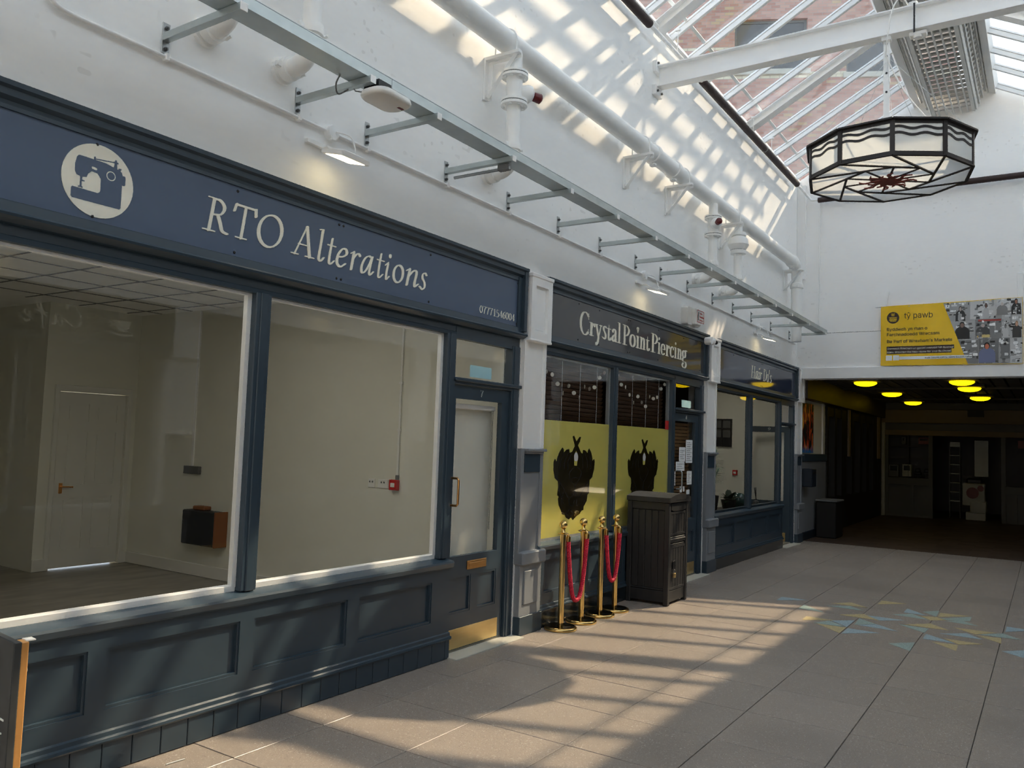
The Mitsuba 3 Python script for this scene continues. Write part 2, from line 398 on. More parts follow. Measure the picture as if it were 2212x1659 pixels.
roof = struct('ceiling', 'sloping glass roof on white glazing bars')
LEN = 2.0 * LSL + 0.02
bars = sorted([15.43, 14.63, 13.99, 13.31, 12.63, 12.01, 11.38, 10.66, 9.98, 9.32, 8.60] + [8.60 - 0.665 * i for i in range(1, 22)] + [X0 + 0.02])
for side in ('left', 'right'):
    M = slope(side); XF[0] = M
    fx = (lambda x: x) if side == 'left' else (lambda x: 17.23 - x)
    for b in bars:
        x = fx(b)
        obj('glazing_bar', cat(box(x - 0.024, x + 0.024, -0.05, LEN, 0.006, 0.075, 0.004), box(x - 0.034, x + 0.034, -0.05, LEN, -0.022, 0.006, 0.003)), 'm_white', roof)
    for xr in (12.42, 8.87, 5.3, 1.7, -1.9, -5.5):
        x = fx(xr)
        obj('rafter', cat(box(x - 0.085, x + 0.085, -0.02, LEN, 0.17, 0.182), box(x - 0.085, x + 0.085, -0.02, LEN, 0.055, 0.066), box(x - 0.006, x + 0.006, -0.02, LEN, 0.06, 0.175)), 'm_white', roof, label='wide white steel rafter')
    for a, b in zip([X0] + bars, bars + [X1]):
        if b - a > 0.1:
            xa, xb = sorted((fx(a), fx(b)))
            v = np.array([(xa, -0.05, 0), (xb, -0.05, 0), (xb, LEN, 0), (xa, LEN, 0)], float)
            obj('pane', trimesh.Trimesh(v, [(0, 1, 2), (0, 2, 3)], process=False), 'm_roof_glass', roof)
    xa, xb = sorted((fx(X0), fx(X1)))
    obj('eaves_rail', cat(box(xa, xb, -0.10, 0.0, -0.03, 0.10, 0.004)), 'm_white', roof)
    obj('unseen_glazing_rail', box(xa, xb, 0.235, 0.275, -0.045, -0.012), 'm_white', roof)  # unseen rail, placed to cast a thin stripe of shade on the floor
    obj('head_rail', box(xa, xb, LEN - 0.09, LEN + 0.03, -0.02, 0.09, 0.004), 'm_white', roof)
XF[0] = None

# ---- ridge ventilator with louvres
vent = thing('ridge_ventilator', 'grey louvred ventilator trough running along the ridge of the glass roof', 'ventilator')
obj('unseen_hood', cat(box(X0, X1 + 0.3, 0.74, 0.78, 8.05, 8.94), box(X0, X1 + 0.3, 1.91, 1.95, 8.05, 8.94), box(X0, X1 + 0.3, 0.74, 1.95, 8.92, 8.96)), 'm_white', vent)  # hood out of view, its height chosen to shade the left wall
for za, zb in ((9.71, 9.89), (10.20, 10.33)):  # rails and posts out of view, placed to cast dark bands on the left wall
    obj('unseen_rail', box(X0, X1 + 1.5, 1.93, 1.96, za, zb), 'm_galv', vent)
for x in np.arange(X0 + 0.3, X1 + 1.5, 3.6):
    obj('unseen_rail_post', box(x, x + 0.06, 1.93, 1.97, 8.94, 10.33), 'm_galv', vent)
VX0 = 4.6
faces = {'bottom': ((1.655, 7.615), (1.01, 7.62), 6), 'left': ((1.93, 8.06), (1.665, 7.63), 3), 'right': ((1.0, 7.63), (0.80, 8.01), 4)}
for nm, (A, B_, nd) in faces.items():
    A, B_ = np.array(A), np.array(B_); L = np.linalg.norm(B_ - A); e = (B_ - A) / L; inw = np.array([-e[1], e[0]])
    if inw[1] < 0:
        inw = -inw
    M = np.eye(4); M[:3, 0] = (1, 0, 0); M[:3, 1] = (0, e[0], e[1]); M[:3, 2] = (0, inw[0], inw[1]); M[:3, 3] = (0, A[0], A[1])
    XF[0] = M
    sl = box(-0.012, 0.012, 0, L, -0.055, 0.055)
    sl.apply_transform(trimesh.transformations.rotation_matrix(math.radians(48), (0, 1, 0)))
    sl.apply_translation((0, 0, 0.05))
    s2 = sl.copy(); s2.apply_transform(M)
    sd = mikit.ply(s2, 'm_louvre')
    for x in np.arange(VX0, X1 - 0.05, 0.172):
        obj('slat', {**sd, 'to_world': T().translate([float(x), 0, 0])}, None, vent)
    for i in range(nd + 1):
        w = 0.022 if 0 < i < nd else 0.05
        yy = min(max(L * i / nd, w / 2), L - w / 2)
        obj('louvre_bar', box(VX0 - 0.1, X1 - 0.03, yy - w / 2, yy + w / 2, -0.012, 0.03), 'm_louvre', vent)
XF[0] = None
obj('trim', prof_x([(0.805, 8.015), (0.805, 7.97), (0.70, 8.03), (0.70, 8.08)], X0, X1), 'm_white', vent)
obj('trim', prof_x([(1.93, 8.09), (1.98, 8.06), (1.93, 8.0), (1.90, 8.03)], X0, X1), 'm_alu', vent)

# ---- steel tie beam across the arcade
tie = thing('tie_beam', 'white steel I beam spanning the arcade under the glass roof', 'beam')
ibeam = Polygon([(8.83, 6.0), (8.97, 6.0), (8.97, 6.014), (8.907, 6.014), (8.907, 6.246), (8.97, 6.246), (8.97, 6.26), (8.83, 6.26), (8.83, 6.246), (8.893, 6.246), (8.893, 6.014), (8.83, 6.014)])
obj('girder', prof_y(ibeam, -1.25, 3.90), 'm_white', tie)
for y0, y1 in ((3.90, 3.95), (-1.27, -1.25)):
    obj('end_plate', cat(box(8.80, 9.0, y0, y1, 5.90, 6.02, 0.004), box(8.80, 9.0, y0, y1, 6.18, 6.32, 0.004)), 'm_white', tie)
for x in (8.84, 8.96):
    for z in (5.95, 6.29):
        obj('bolt', lathe([(0, 0), (0.014, 0), (0.014, 0.02), (0, 0.02)], (x, 3.90, z), 6, 'y'), 'm_bolt', tie)

# ---- brick building beyond the roof
bb = thing('brick_building', 'tall red brick building with windows seen through the glass roof, colour paled for haze', 'building')
BM = np.eye(4); BM[:3, 0] = (-0.439, 0.8985, 0); BM[:3, 1] = (0.8985, 0.439, 0); BM[:3, 2] = (0, 0, 1); BM[:3, 3] = (20.5, 4.2, 0)


def bmesh(m):                                    # local: s along the wall, t into the building, z up (left handed, so faces are turned)
    m = m.copy(); m.apply_transform(BM)
    return m


WIN = [(-1.32, -0.13, 10.98, 12.05), (0.80, 2.55, 11.10, 12.4), (-1.32, -0.13, 14.0, 15.2), (0.8, 2.55, 14.0, 15.2)]
outer = Polygon([(-2.7, 3.45), (9.5, 3.45), (9.5, 17), (-2.7, 17)])
for a, b, z0, z1 in WIN:
    outer = outer.difference(Polygon([(a, z0), (b, z0), (b, z1), (a, z1)]))
wallm = prof_y(outer, 0.0, 0.22)
obj('wall', bmesh(cat(wallm, box(-2.7, 9.5, 0.22, 3.0, 16.9, 17.0), box(-2.7, -2.6, 0.22, 3, 3.45, 17), box(9.4, 9.5, 0.22, 3, 3.45, 17), box(-2.7, 9.5, 3, 3.1, 3.45, 17))), 'm_brick_hazed', bb)
for a, b, z0, z1 in WIN:
    w = obj('window', bmesh(cat(box(a, b, 0.1, 0.16, z1 - 0.06, z1), box(a, b, 0.1, 0.16, z0, z0 + 0.06), box(a, a + 0.06, 0.1, 0.16, z0, z1), box(b - 0.06, b, 0.1, 0.16, z0, z1))), 'm_strip_grey', bb)
    obj('pane', bmesh(box(a + 0.06, b - 0.06, 0.12, 0.14, z0 + 0.06, z1 - 0.06)), 'm_sign_b', w)
    obj('sill', bmesh(box(a - 0.08, b + 0.08, -0.06, 0.1, z0 - 0.14, z0, 0.01)), 'm_stone', bb)

# ---- pale parapet seen through the right slope
pr = thing('parapet_railing', 'pale railing on a parapet outside the right roof slope', 'railing')
obj('parapet', box(13.0, 22.0, -4.3, -4.0, 7.6, 9.9), 'm_white', pr)
obj('rail', box(13.0, 22.0, -4.2, -4.12, 10.55, 10.65), 'm_white', pr)
for i in range(34):
    obj('baluster', box(13.3 + i * 0.26, 13.36 + i * 0.26, -4.19, -4.13, 9.9, 10.55), 'm_white', pr)

# ================================================================ SHOPFRONTS
COR = [(3.95, 3.13), (3.915, 3.13), (3.912, 3.150), (3.885, 3.165), (3.882, 3.195), (3.862, 3.205), (3.860, 3.228), (3.95, 3.232)]
SILLP = [(3.95, 2.60), (3.905, 2.60), (3.880, 2.612), (3.862, 2.622), (3.858, 2.634), (3.868, 2.645), (3.90, 2.652), (3.905, 2.695), (3.95, 2.695)]
WSILL = [(3.99, 0.695), (3.885, 0.695), (3.875, 0.705), (3.868, 0.735), (3.874, 0.748), (3.985, 0.768), (3.99, 0.768)]
BASEM = [(3.94, 0.150), (3.875, 0.150), (3.868, 0.160), (3.872, 0.172), (3.885, 0.178), (3.888, 0.198), (3.902, 0.206), (3.94, 0.206)]


def sign(x0, x1, label, board, frame='m_navy', screws=True):
    s = thing('shop_sign', label, 'sign')
    obj('board', box(x0 + 0.08, x1 - 0.08, 3.922, 3.95, 2.69, 3.135), board, s)
    obj('cornice', prof_x(COR, x0, x1), frame, s)
    obj('sill_moulding', prof_x(SILLP, x0, x1), frame, s)
    for a, b in ((x0, x0 + 0.10), (x1 - 0.10, x1)):
        obj('side_moulding', cat(box(a, b, 3.905, 3.95, 2.69, 3.14), box(a if a == x0 else b - 0.045, a + 0.045 if a == x0 else b, 3.868, 3.91, 2.66, 3.2, 0.006)), frame, s)
    obj('bead', cat(box(x0 + 0.1, x1 - 0.1, 3.912, 3.93, 3.112, 3.132), box(x0 + 0.1, x1 - 0.1, 3.914, 3.93, 2.692, 2.702)), frame, s)
    if screws:
        for x in screws:
            for z in (3.085, 2.725):
                obj('screw', lathe([(0, 0.004), (0.007, 0.003), (0.009, 0), (0, -0.002)], (x, 3.921, z), 8, 'y'), 'm_black', s)
    return s


def window(n, label, x0, x1, mull, pane_mat='m_glass', bead='m_white', frame='m_navy'):
    """glazed front: head, jambs, mullions [(xa, xb)], a pane in each gap, white inner bead"""
    w = struct(f'window_{n}', label)
    obj('head', prof_x([(3.99, 2.52), (3.935, 2.52), (3.932, 2.545), (3.945, 2.552), (3.945, 2.60), (3.99, 2.60)], x0, x1), frame, w)
    edges = [x0] + [v for m in mull for v in m] + [x1]
    for a, b in mull:
        obj('mullion', cat(box(a, b, 3.93, 4.0, 0.765, 2.53, 0.006), box(a + 0.03, b - 0.03, 3.922, 3.94, 0.765, 2.53, 0.005)), frame, w)
    obj('sill', prof_x(WSILL, x0 - 0.03, x1), frame, w)
    for a, b in zip(edges[::2], edges[1::2]):
        obj('pane', prof_y(Polygon([(a, 0.765), (b, 0.765), (b, 2.525), (a, 2.525)]), 3.9700, 3.9701) if pane_mat != 'm_glass' else
            trimesh.Trimesh([(a, 3.97, 0.765), (b, 3.97, 0.765), (b, 3.97, 2.525), (a, 3.97, 2.525)], [(0, 1, 2), (0, 2, 3)], process=False), pane_mat, w)
        obj('inner_bead', cat(box(a, b, 3.975, 4.03, 0.745, 0.80, 0.004), box(a, b, 3.975, 4.01, 2.505, 2.53), box(a, a + 0.018, 3.975, 4.01, 0.79, 2.51), box(b - 0.03, b, 3.975, 4.01, 0.79, 2.51)), bead, w)
    return w


def riser(x0, x1, panels, label, tiles=None):
    """panelled stall riser below a window; panels [(xa, xb)]; plinth of tiles or one dark stone"""
    s = thing('stall_riser', label, 'panelling')
    fr = Polygon([(x0, 0.15), (x1, 0.15), (x1, 0.70), (x0, 0.70)])
    for a, b in panels:
        fr = fr.difference(Polygon([(a, 0.305), (b, 0.305), (b, 0.605), (a, 0.605)]))
    obj('framing', prof_y(fr, 3.90, 3.945), 'm_navy', s)
    for a, b in panels:
        obj('panel', box(a - 0.01, b + 0.01, 3.928, 3.95, 0.295, 0.615), 'm_navy', s)
        obj('panel_moulding', prof_y(Polygon([(a, 0.305), (b, 0.305), (b, 0.605), (a, 0.605)]).difference(Polygon([(a + 0.014, 0.319), (b - 0.014, 0.319), (b - 0.014, 0.591), (a + 0.014, 0.591)])), 3.908, 3.932), 'm_navy', s)
    obj('base_moulding', prof_x(BASEM, x0, x1), 'm_navy', s)
    if tiles:
        obj('plinth_backing', box(x0, x1, 3.898, 3.95, 0, 0.15), 'm_strip_grey', s)
        for a, b in zip(tiles, tiles[1:]):
            obj('plinth_tile', box(a + 0.002, b - 0.002, 3.886, 3.90, 0.003, 0.149, 0.003), 'm_navy', s)
    else:
        obj('plinth', box(x0, x1, 3.885, 3.95, 0, 0.15, 0.004), 'm_plinth_stone', s)
    return s


def pilaster(xc, label, lower=True):
    """white upper block and shaft, small cornice and grey plinth part"""
    p = thing('pilaster', label, 'pilaster', None)
    a, b = xc - 0.19, xc + 0.17
    obj('core', box(xc - 0.22, xc + 0.22, 3.93, 4.16, 0, 3.2), 'm_white', p)
    pan = Polygon([(a, 2.592), (b, 2.592), (b, 3.205), (a, 3.205)])
    hole = Polygon([(a + 0.075, 2.68), (b - 0.075, 2.68), (b - 0.075, 3.10), (a + 0.075, 3.10)])
    obj('console_block', cat(prof_y(pan.difference(hole), 3.845, 3.94), box(a + 0.05, b - 0.05, 3.875, 3.94, 2.65, 3.13), box(a + 0.09, b - 0.09, 3.868, 3.94, 2.70, 3.08, 0.006),
                              box(a - 0.012, b + 0.012, 3.835, 3.94, 3.17, 3.207, 0.006), box(a - 0.006, b + 0.006, 3.84, 3.94, 2.592, 2.612, 0.004)), 'm_white', p)
    obj('shaft', cat(box(a - 0.02, b - 0.005, 3.905, 3.95, 1.63, 2.60), box(a - 0.02, a + 0.025, 3.885, 3.95, 1.63, 2.60, 0.005), box(b - 0.05, b - 0.005, 3.885, 3.95, 1.63, 2.60, 0.005)), 'm_white', p)
    obj('lower_shaft', cat(box(a - 0.02, b - 0.005, 3.90, 3.95, 0.70, 1.63), box(a - 0.02, a + 0.03, 3.885, 3.95, 0.70, 1.63, 0.005), box(b - 0.055, b - 0.005, 3.885, 3.95, 0.70, 1.63, 0.005)), 'm_grey', p, label='grey painted lower shaft')
    obj('letter_ledge', cat(box(a + 0.03, b - 0.01, 3.845, 3.95, 1.605, 1.63, 0.005), box(a + 0.045, b - 0.03, 3.865, 3.95, 1.585, 1.61, 0.005)), 'm_grey', p)
    obj('slate_panel', box(a + 0.045, b - 0.055, 3.888, 3.95, 1.42, 1.585, 0.003), 'm_navy', p, label='dark slate panel')
    obj('base_block', box(a - 0.02, b + 0.02, 3.835, 3.95, 0.61, 0.725, 0.012), 'm_grey', p)
    obj('pedestal', cat(box(a, b, 3.875, 3.95, 0.16, 0.62, 0.004), box(a + 0.06, b - 0.07, 3.862, 3.95, 0.26, 0.555, 0.006)), 'm_grey', p, label='grey pedestal with a raised panel')
    obj('foot', box(a - 0.005, b + 0.01, 3.86, 3.95, 0, 0.165, 0.004), 'm_navy', p)
    return p


def door(n, xa, xb, label, leaf_y=3.955, pane=True, jamb_r=0.13, open_leaf=False):
    d = struct(f'door_{n}', label)
    F = 'm_navy'
    x1 = xb + jamb_r
    obj('frame', cat(box(xb, x1, 3.93, 4.02, 0, 2.53, 0.005), box(xb + 0.02, xb + 0.05, 3.922, 3.95, 0, 2.53, 0.004), box(xa, x1, 3.93, 4.02, 2.13, 2.18, 0.005), box(xa - 0.02, x1 + 0.01, 3.905, 4.0, 2.155, 2.185, 0.006), box(xa, x1, 3.94, 4.0, 2.50, 2.60)), F, d)
    obj('fanlight', trimesh.Trimesh([(xa, 3.97, 2.18), (xb, 3.97, 2.18), (xb, 3.97, 2.52), (xa, 3.97, 2.52)], [(0, 1, 2), (0, 2, 3)], process=False), 'm_glass', d)
    obj('threshold', box(xa - 0.02, x1, 3.80, 4.05, -0.02, 0.012, 0.004), 'm_stone', d)
    st = xa + 0.05
    sr = xb - 0.11
    out = Polygon([(xa + 0.004, 0.03), (xb - 0.004, 0.03), (xb - 0.004, 2.125), (xa + 0.004, 2.125)])
    g = Polygon([(st, 0.76), (sr, 0.76), (sr, 2.02), (st, 2.02)])
    mid = (st + sr) / 2 + 0.01
    p1, p2 = Polygon([(st, 0.31), (mid - 0.045, 0.31), (mid - 0.045, 0.605), (st, 0.605)]), Polygon([(mid + 0.045, 0.31), (sr, 0.31), (sr, 0.605), (mid + 0.045, 0.605)])
    M = None
    if open_leaf:                                   # swung inward about its right edge
        M = trimesh.transformations.rotation_matrix(math.radians(-85), (0, 0, 1), (xb, leaf_y + 0.02, 0))
    old = XF[0]
    XF[0] = M if old is None else (old @ M if M is not None else old)
    lf = obj('leaf', prof_y(out.difference(g).difference(p1).difference(p2), leaf_y, leaf_y + 0.045), F, d)
    obj('panel', cat(prof_y(p1.buffer(0.005), leaf_y + 0.018, leaf_y + 0.03), prof_y(p2.buffer(0.005), leaf_y + 0.018, leaf_y + 0.03)), F, lf)
    obj('panel_bead', cat(*[prof_y(p.difference(p.buffer(-0.016, join_style=2)), leaf_y + 0.004, leaf_y + 0.02) for p in (p1, p2)]), F, lf)
    obj('pane', trimesh.Trimesh([(st, leaf_y + 0.02, 0.76), (sr, leaf_y + 0.02, 0.76), (sr, leaf_y + 0.02, 2.02), (st, leaf_y + 0.02, 2.02)], [(0, 1, 2), (0, 2, 3)], process=False), 'm_glass', lf)
    obj('kick_plate', box(xa + 0.008, xb - 0.07, leaf_y - 0.003, leaf_y, 0.035, 0.19, 0.001), 'm_brass', lf, label='worn brass kick plate')
    return d, lf, (st, sr)


def text_on(parent, txt, u, v, h, w, M, m, depth=0.0015, bold=False, part='lettering'):
    t = meshkit.text_mesh(txt, h, depth, bold)
    e = t.bounds
    t.apply_scale((w / (e[1][0] - e[0][0]), 1, 1)) if w else None
    e = t.bounds
    t.apply_translation((u - e[0][0], v, 0))
    t.apply_transform(M)
    return obj(part, t, m, parent)


FRONT = np.array([[1, 0, 0, 0], [0, 0, -1, 0], [0, 1, 0, 0], [0, 0, 0, 1.0]])    # text plane facing -y


def front(y):
    M = FRONT.copy(); M[1, 3] = y
    return M


def face_w(x):                                    # text plane facing -x: u runs along -y
    M = np.array([[0, 0, -1, x], [-1, 0, 0, 0], [0, 1, 0, 0], [0, 0, 0, 1.0]])
    return M

# ================================================================ LETTERING: strokes of a broad pen, built as flat cut-out letters
def _smooth(pts, n=7, closed=False):
    p = np.array(pts, float)
    q = np.vstack([p[-1], p, p[0], p[1]]) if closed else np.vstack([2 * p[0] - p[1], p, 2 * p[-1] - p[-2]])
    out = []
    for i in range(1, len(q) - 2):
        a, b, c, d = q[i - 1:i + 3]
        for t in np.linspace(0, 1, n, endpoint=False):
            out.append(0.5 * (2 * b + (c - a) * t + (2 * a - 5 * b + 4 * c - d) * t * t + (3 * b - a - 3 * c + d) * t ** 3))
    out.append(q[-2])
    return np.array(out)


def _pen(path, nib):
    a, b, ang = nib
    k = np.arange(10) * 2 * np.pi / 10
    e = np.stack([a * np.cos(k), b * np.sin(k)], 1)
    c, s = math.cos(math.radians(ang)), math.sin(math.radians(ang))
    e = e @ np.array([[c, s], [-s, c]])
    return unary_union([MultiPoint(np.vstack([e + p, e + q])).convex_hull for p, q in zip(path[:-1], path[1:])])


def _ell(cx, cy, rx, ry, a0=0, a1=360, n=30):
    t = np.radians(np.linspace(a0, a1, n))
    return np.stack([cx + rx * np.cos(t), cy + ry * np.sin(t)], 1)


# s = smooth stroke, l = straight stroke, t = thin straight stroke (serif), d = dot (x, y, r), e = arc of an ellipse
G = {
    'R': [('l', [(.22, 0), (.22, .97)]), ('s', [(.20, .965), (.45, .96), (.64, .78), (.55, .56), (.25, .50)]), ('s', [(.44, .52), (.58, .30), (.70, .08), (.90, .03)]), ('t', [(.0, .015), (.44, .015)]), ('t', [(.0, .985), (.3, .985)])],
    'T': [('l', [(.45, 0), (.45, .96)]), ('l', [(.04, .96), (.88, .96)]), ('l', [(.05, .98), (.0, .76)]), ('l', [(.87, .98), (.92, .76)]), ('t', [(.22, .015), (.68, .015)])],
    'O': [('e', (.5, .5, .43, .47))],
    'A': [('l2', [(.46, .98), (.14, 0)]), ('l', [(.46, .98), (.80, 0)]), ('t', [(.22, .36), (.66, .36)]), ('t', [(0, .015), (.30, .015)]), ('t', [(.60, .015), (1, .015)])],
    'l': [('s', [(.20, 1.04), (.20, .6), (.20, .2), (.22, .05), (.34, .02), (.44, .14)]), ('t', [(.04, 1.02), (.24, 1.05)])],
    't': [('s', [(.24, .88), (.22, .5), (.22, .2), (.25, .04), (.36, .02), (.50, .14)]), ('t', [(.02, .64), (.50, .64)])],
    'e': [('s', [(.12, .32), (.36, .36), (.52, .48), (.44, .62), (.28, .60), (.12, .36), (.14, .10), (.32, .01), (.52, .14)])],
    'r': [('l', [(.18, 0), (.18, .60)]), ('t', [(.04, .56), (.2, .66)]), ('s', [(.18, .38), (.30, .56), (.42, .62), (.50, .54)])],
    'a': [('s', [(.58, .60), (.40, .64), (.20, .52), (.08, .24), (.14, .03), (.30, .08), (.46, .30), (.58, .60)]), ('s', [(.60, .64), (.56, .36), (.54, .10), (.62, .02), (.76, .14)])],
    'i': [('s', [(.18, .60), (.16, .2), (.20, .02), (.34, .14)]), ('t', [(.02, .52), (.2, .66)]), ('d', (.24, .90, .085))],
    'o': [('e', (.32, .33, .25, .30))],
    'n': [('l', [(.16, 0), (.18, .62)]), ('t', [(.03, .54), (.2, .66)]), ('s', [(.18, .34), (.34, .56), (.48, .63), (.56, .52), (.54, .2), (.58, .02), (.72, .14)])],
    's': [('s', [(.46, .56), (.34, .63), (.18, .56), (.20, .42), (.38, .26), (.42, .10), (.28, .0), (.06, .08)])],
    'C': [('e', (.5, .5, .42, .47, 42, 318)), ('t', [(.84, .93), (.84, .70)]), ('t', [(.84, .10), (.84, .28)])],
    'P': [('l', [(.24, 0), (.24, .98)]), ('s', [(.22, .97), (.52, .96), (.74, .75), (.54, .50), (.24, .47)]), ('t', [(.02, .015), (.52, .015)]), ('t', [(.02, .985), (.3, .985)])],
    'B': [('l', [(.24, 0), (.24, .98)]), ('s', [(.22, .97), (.52, .96), (.66, .77), (.52, .54), (.24, .52)]), ('s', [(.24, .52), (.6, .50), (.76, .26), (.56, .02), (.22, .02)]), ('t', [(.02, .015), (.3, .015)]), ('t', [(.02, .985), (.3, .985)])],
    'D': [('l', [(.22, 0), (.22, .98)]), ('s', [(.2, .97), (.55, .94), (.84, .68), (.84, .32), (.55, .04), (.2, .02)]), ('t', [(0, .015), (.3, .015)]), ('t', [(0, .985), (.3, .985)])],
    'H': [('l', [(.2, 0), (.2, 1)]), ('l', [(.8, 0), (.8, 1)]), ('t', [(.2, .5), (.8, .5)]), ('t', [(0, .015), (.4, .015)]), ('t', [(.6, .015), (1, .015)]), ('t', [(0, .985), (.4, .985)]), ('t', [(.6, .985), (1, .985)])],
    'S': [('s', [(.70, .80), (.48, .96), (.20, .86), (.20, .62), (.60, .38), (.66, .14), (.40, .02), (.10, .18)])],
    'l2': [('l', [(.24, 0), (.24, 1.02)]), ('t', [(.04, .015), (.46, .015)]), ('t', [(.04, 1.02), (.24, 1.02)])],
    't2': [('s', [(.24, .66), (.24, .2), (.30, .03), (.46, .05), (.54, .18)]), ('t', [(.03, .635), (.52, .635)]), ('t', [(.26, .84), (.26, .6)])],
    'e2': [('e', (.34, .32, .26, .31, 0, 320)), ('t', [(.1, .33), (.58, .33)])],
    'r2': [('l', [(.2, 0), (.2, .64)]), ('t', [(.02, .015), (.42, .015)]), ('t', [(.02, .635), (.2, .635)]), ('s', [(.22, .40), (.32, .58), (.46, .62)]), ('d', (.50, .53, .08))],
    'a2': [('s', [(.16, .52), (.28, .62), (.44, .54), (.46, .20), (.50, .04), (.62, .04)]), ('s', [(.46, .38), (.20, .26), (.14, .12), (.26, .02), (.46, .16)]), ('d', (.17, .50, .07))],
    'i2': [('l', [(.22, 0), (.22, .64)]), ('t', [(.02, .015), (.44, .015)]), ('t', [(.02, .635), (.22, .635)])],
    'i3': [('l', [(.22, 0), (.22, .64)]), ('t', [(.02, .015), (.44, .015)]), ('t', [(.02, .635), (.22, .635)]), ('d', (.22, .88, .085))],
    'n2': [('l', [(.2, 0), (.2, .64)]), ('s', [(.2, .42), (.34, .60), (.52, .60), (.58, .40), (.58, 0)]), ('t', [(.02, .015), (.38, .015)]), ('t', [(.42, .015), (.76, .015)]), ('t', [(.02, .635), (.2, .635)])],
    'y': [('l', [(.10, .63), (.36, .04)]), ('l2', [(.62, .63), (.34, -.04)]), ('s', [(.36, .02), (.28, -.22), (.16, -.32)]), ('d', (.12, -.28, .085)), ('t', [(-.04, .635), (.28, .635)]), ('t', [(.46, .635), (.74, .635)])],
    'g': [('e', (.30, .44, .18, .19)), ('s', [(.22, .26), (.12, .16), (.20, .06), (.46, .04), (.58, -.10), (.46, -.26), (.26, -.28), (.10, -.16), (.20, -.02)]), ('s', [(.44, .56), (.54, .66), (.64, .62)])],
    'c': [('e', (.32, .32, .25, .31, 45, 320)), ('d', (.49, .50, .07))],
    "'": [('s', [(.1, 1.0), (.12, .9), (.05, .76)]), ('d', (.1, .98, .07))],
    '0': [('e', (.3, .5, .24, .48))], '1': [('l', [(.3, 0), (.3, .98)]), ('t', [(.1, .84), (.3, .98)]), ('t', [(.08, .015), (.52, .015)])],
    '4': [('l', [(.44, 0), (.44, .96)]), ('t', [(.44, .96), (.04, .28)]), ('t', [(.02, .27), (.6, .27)])],
    '5': [('t', [(.14, .96), (.52, .96)]), ('t', [(.14, .96), (.12, .55)]), ('s', [(.12, .55), (.36, .60), (.52, .36), (.36, .06), (.06, .06)])],
    '6': [('s', [(.5, .94), (.2, .72), (.08, .34), (.22, .03), (.44, .10), (.50, .36), (.34, .56), (.12, .44)])],
    '7': [('l', [(.06, .93), (.54, .93)]), ('t', [(.06, .95), (.06, .78)]), ('s', [(.54, .92), (.34, .5), (.24, 0)])],
    '8': [('e', (.3, .74, .18, .23)), ('e', (.3, .26, .23, .26))],
    '9': [('s', [(.1, .06), (.4, .28), (.52, .66), (.38, .97), (.16, .9), (.10, .64), (.26, .44), (.48, .56)])],
    'sC': [('s', [(.72, .78), (.6, .96), (.3, .86), (.06, .4), (.2, .02), (.5, .06), (.8, .3)])], 'sa': [('s', [(.5, .4), (.3, .5), (.08, .25), (.15, .0), (.36, .15), (.5, .42)]), ('s', [(.5, .44), (.45, .1), (.6, 0), (.8, .2)])],
    'sf': [('s', [(.0, .2), (.3, .5), (.5, .95), (.36, 1.0), (.26, .6), (.2, -.1), (.16, -.35)]), ('s', [(.05, .42), (.3, .44), (.5, .5)])], 'se': [('s', [(.0, .15), (.3, .28), (.46, .48), (.28, .55), (.12, .25), (.24, 0), (.5, .1), (.7, .3)])],
}
ROMAN = dict(nib=(.060, .026, 22), thin=(.022, .021, 0))
DIDONE = dict(nib=(.092, .016, 0), thin=(.016, .018, 0))
LIGHT = dict(nib=(.055, .016, 8), thin=(.016, .017, 0))
SCRIPT = dict(nib=(.05, .03, 30), thin=(.03, .03, 0))


def glyph(ch, style, slant=0.0):
    out = []
    for kind, d in G[ch]:
        nib = style['thin'] if kind in ('t', 'l2') else style['nib']
        if kind == 'l2':
            nib = tuple(style['nib'][0] * f if i == 0 else style['nib'][1] * 1.0 if i == 1 else style['nib'][2] for i, f in enumerate((.45, 1, 1)))
        if kind == 'd':
            out.append(Point(d[0], d[1]).buffer(d[2], quad_segs=5)); continue
        path = _smooth(d) if kind == 's' else _ell(*d) if kind == 'e' else np.array(d, float)
        out.append(_pen(path, nib))
        if kind == 't' and abs(d[0][1] - d[1][1]) < .001 and d[0][1] in (.015, .985):      # bracketed serif
            pass
    p = unary_union(out)
    return affinity.affine_transform(p, [1, slant, 0, 1, 0, 0])


def put(parent, ch, style, x0, x1, z0, z1, y, m='m_letter', slant=0.0, part='letter', depth=0.005):
    p = glyph(ch, style, slant)
    a, b, c, d = p.bounds
    p = affinity.affine_transform(p, [(x1 - x0) / (c - a), 0, 0, (z1 - z0) / (d - b), x0 - a * (x1 - x0) / (c - a), z0 - b * (z1 - z0) / (d - b)])
    p = p.simplify((z1 - z0) * 0.004)
    return obj(part, prof_y(p, y - depth, y), m, parent)


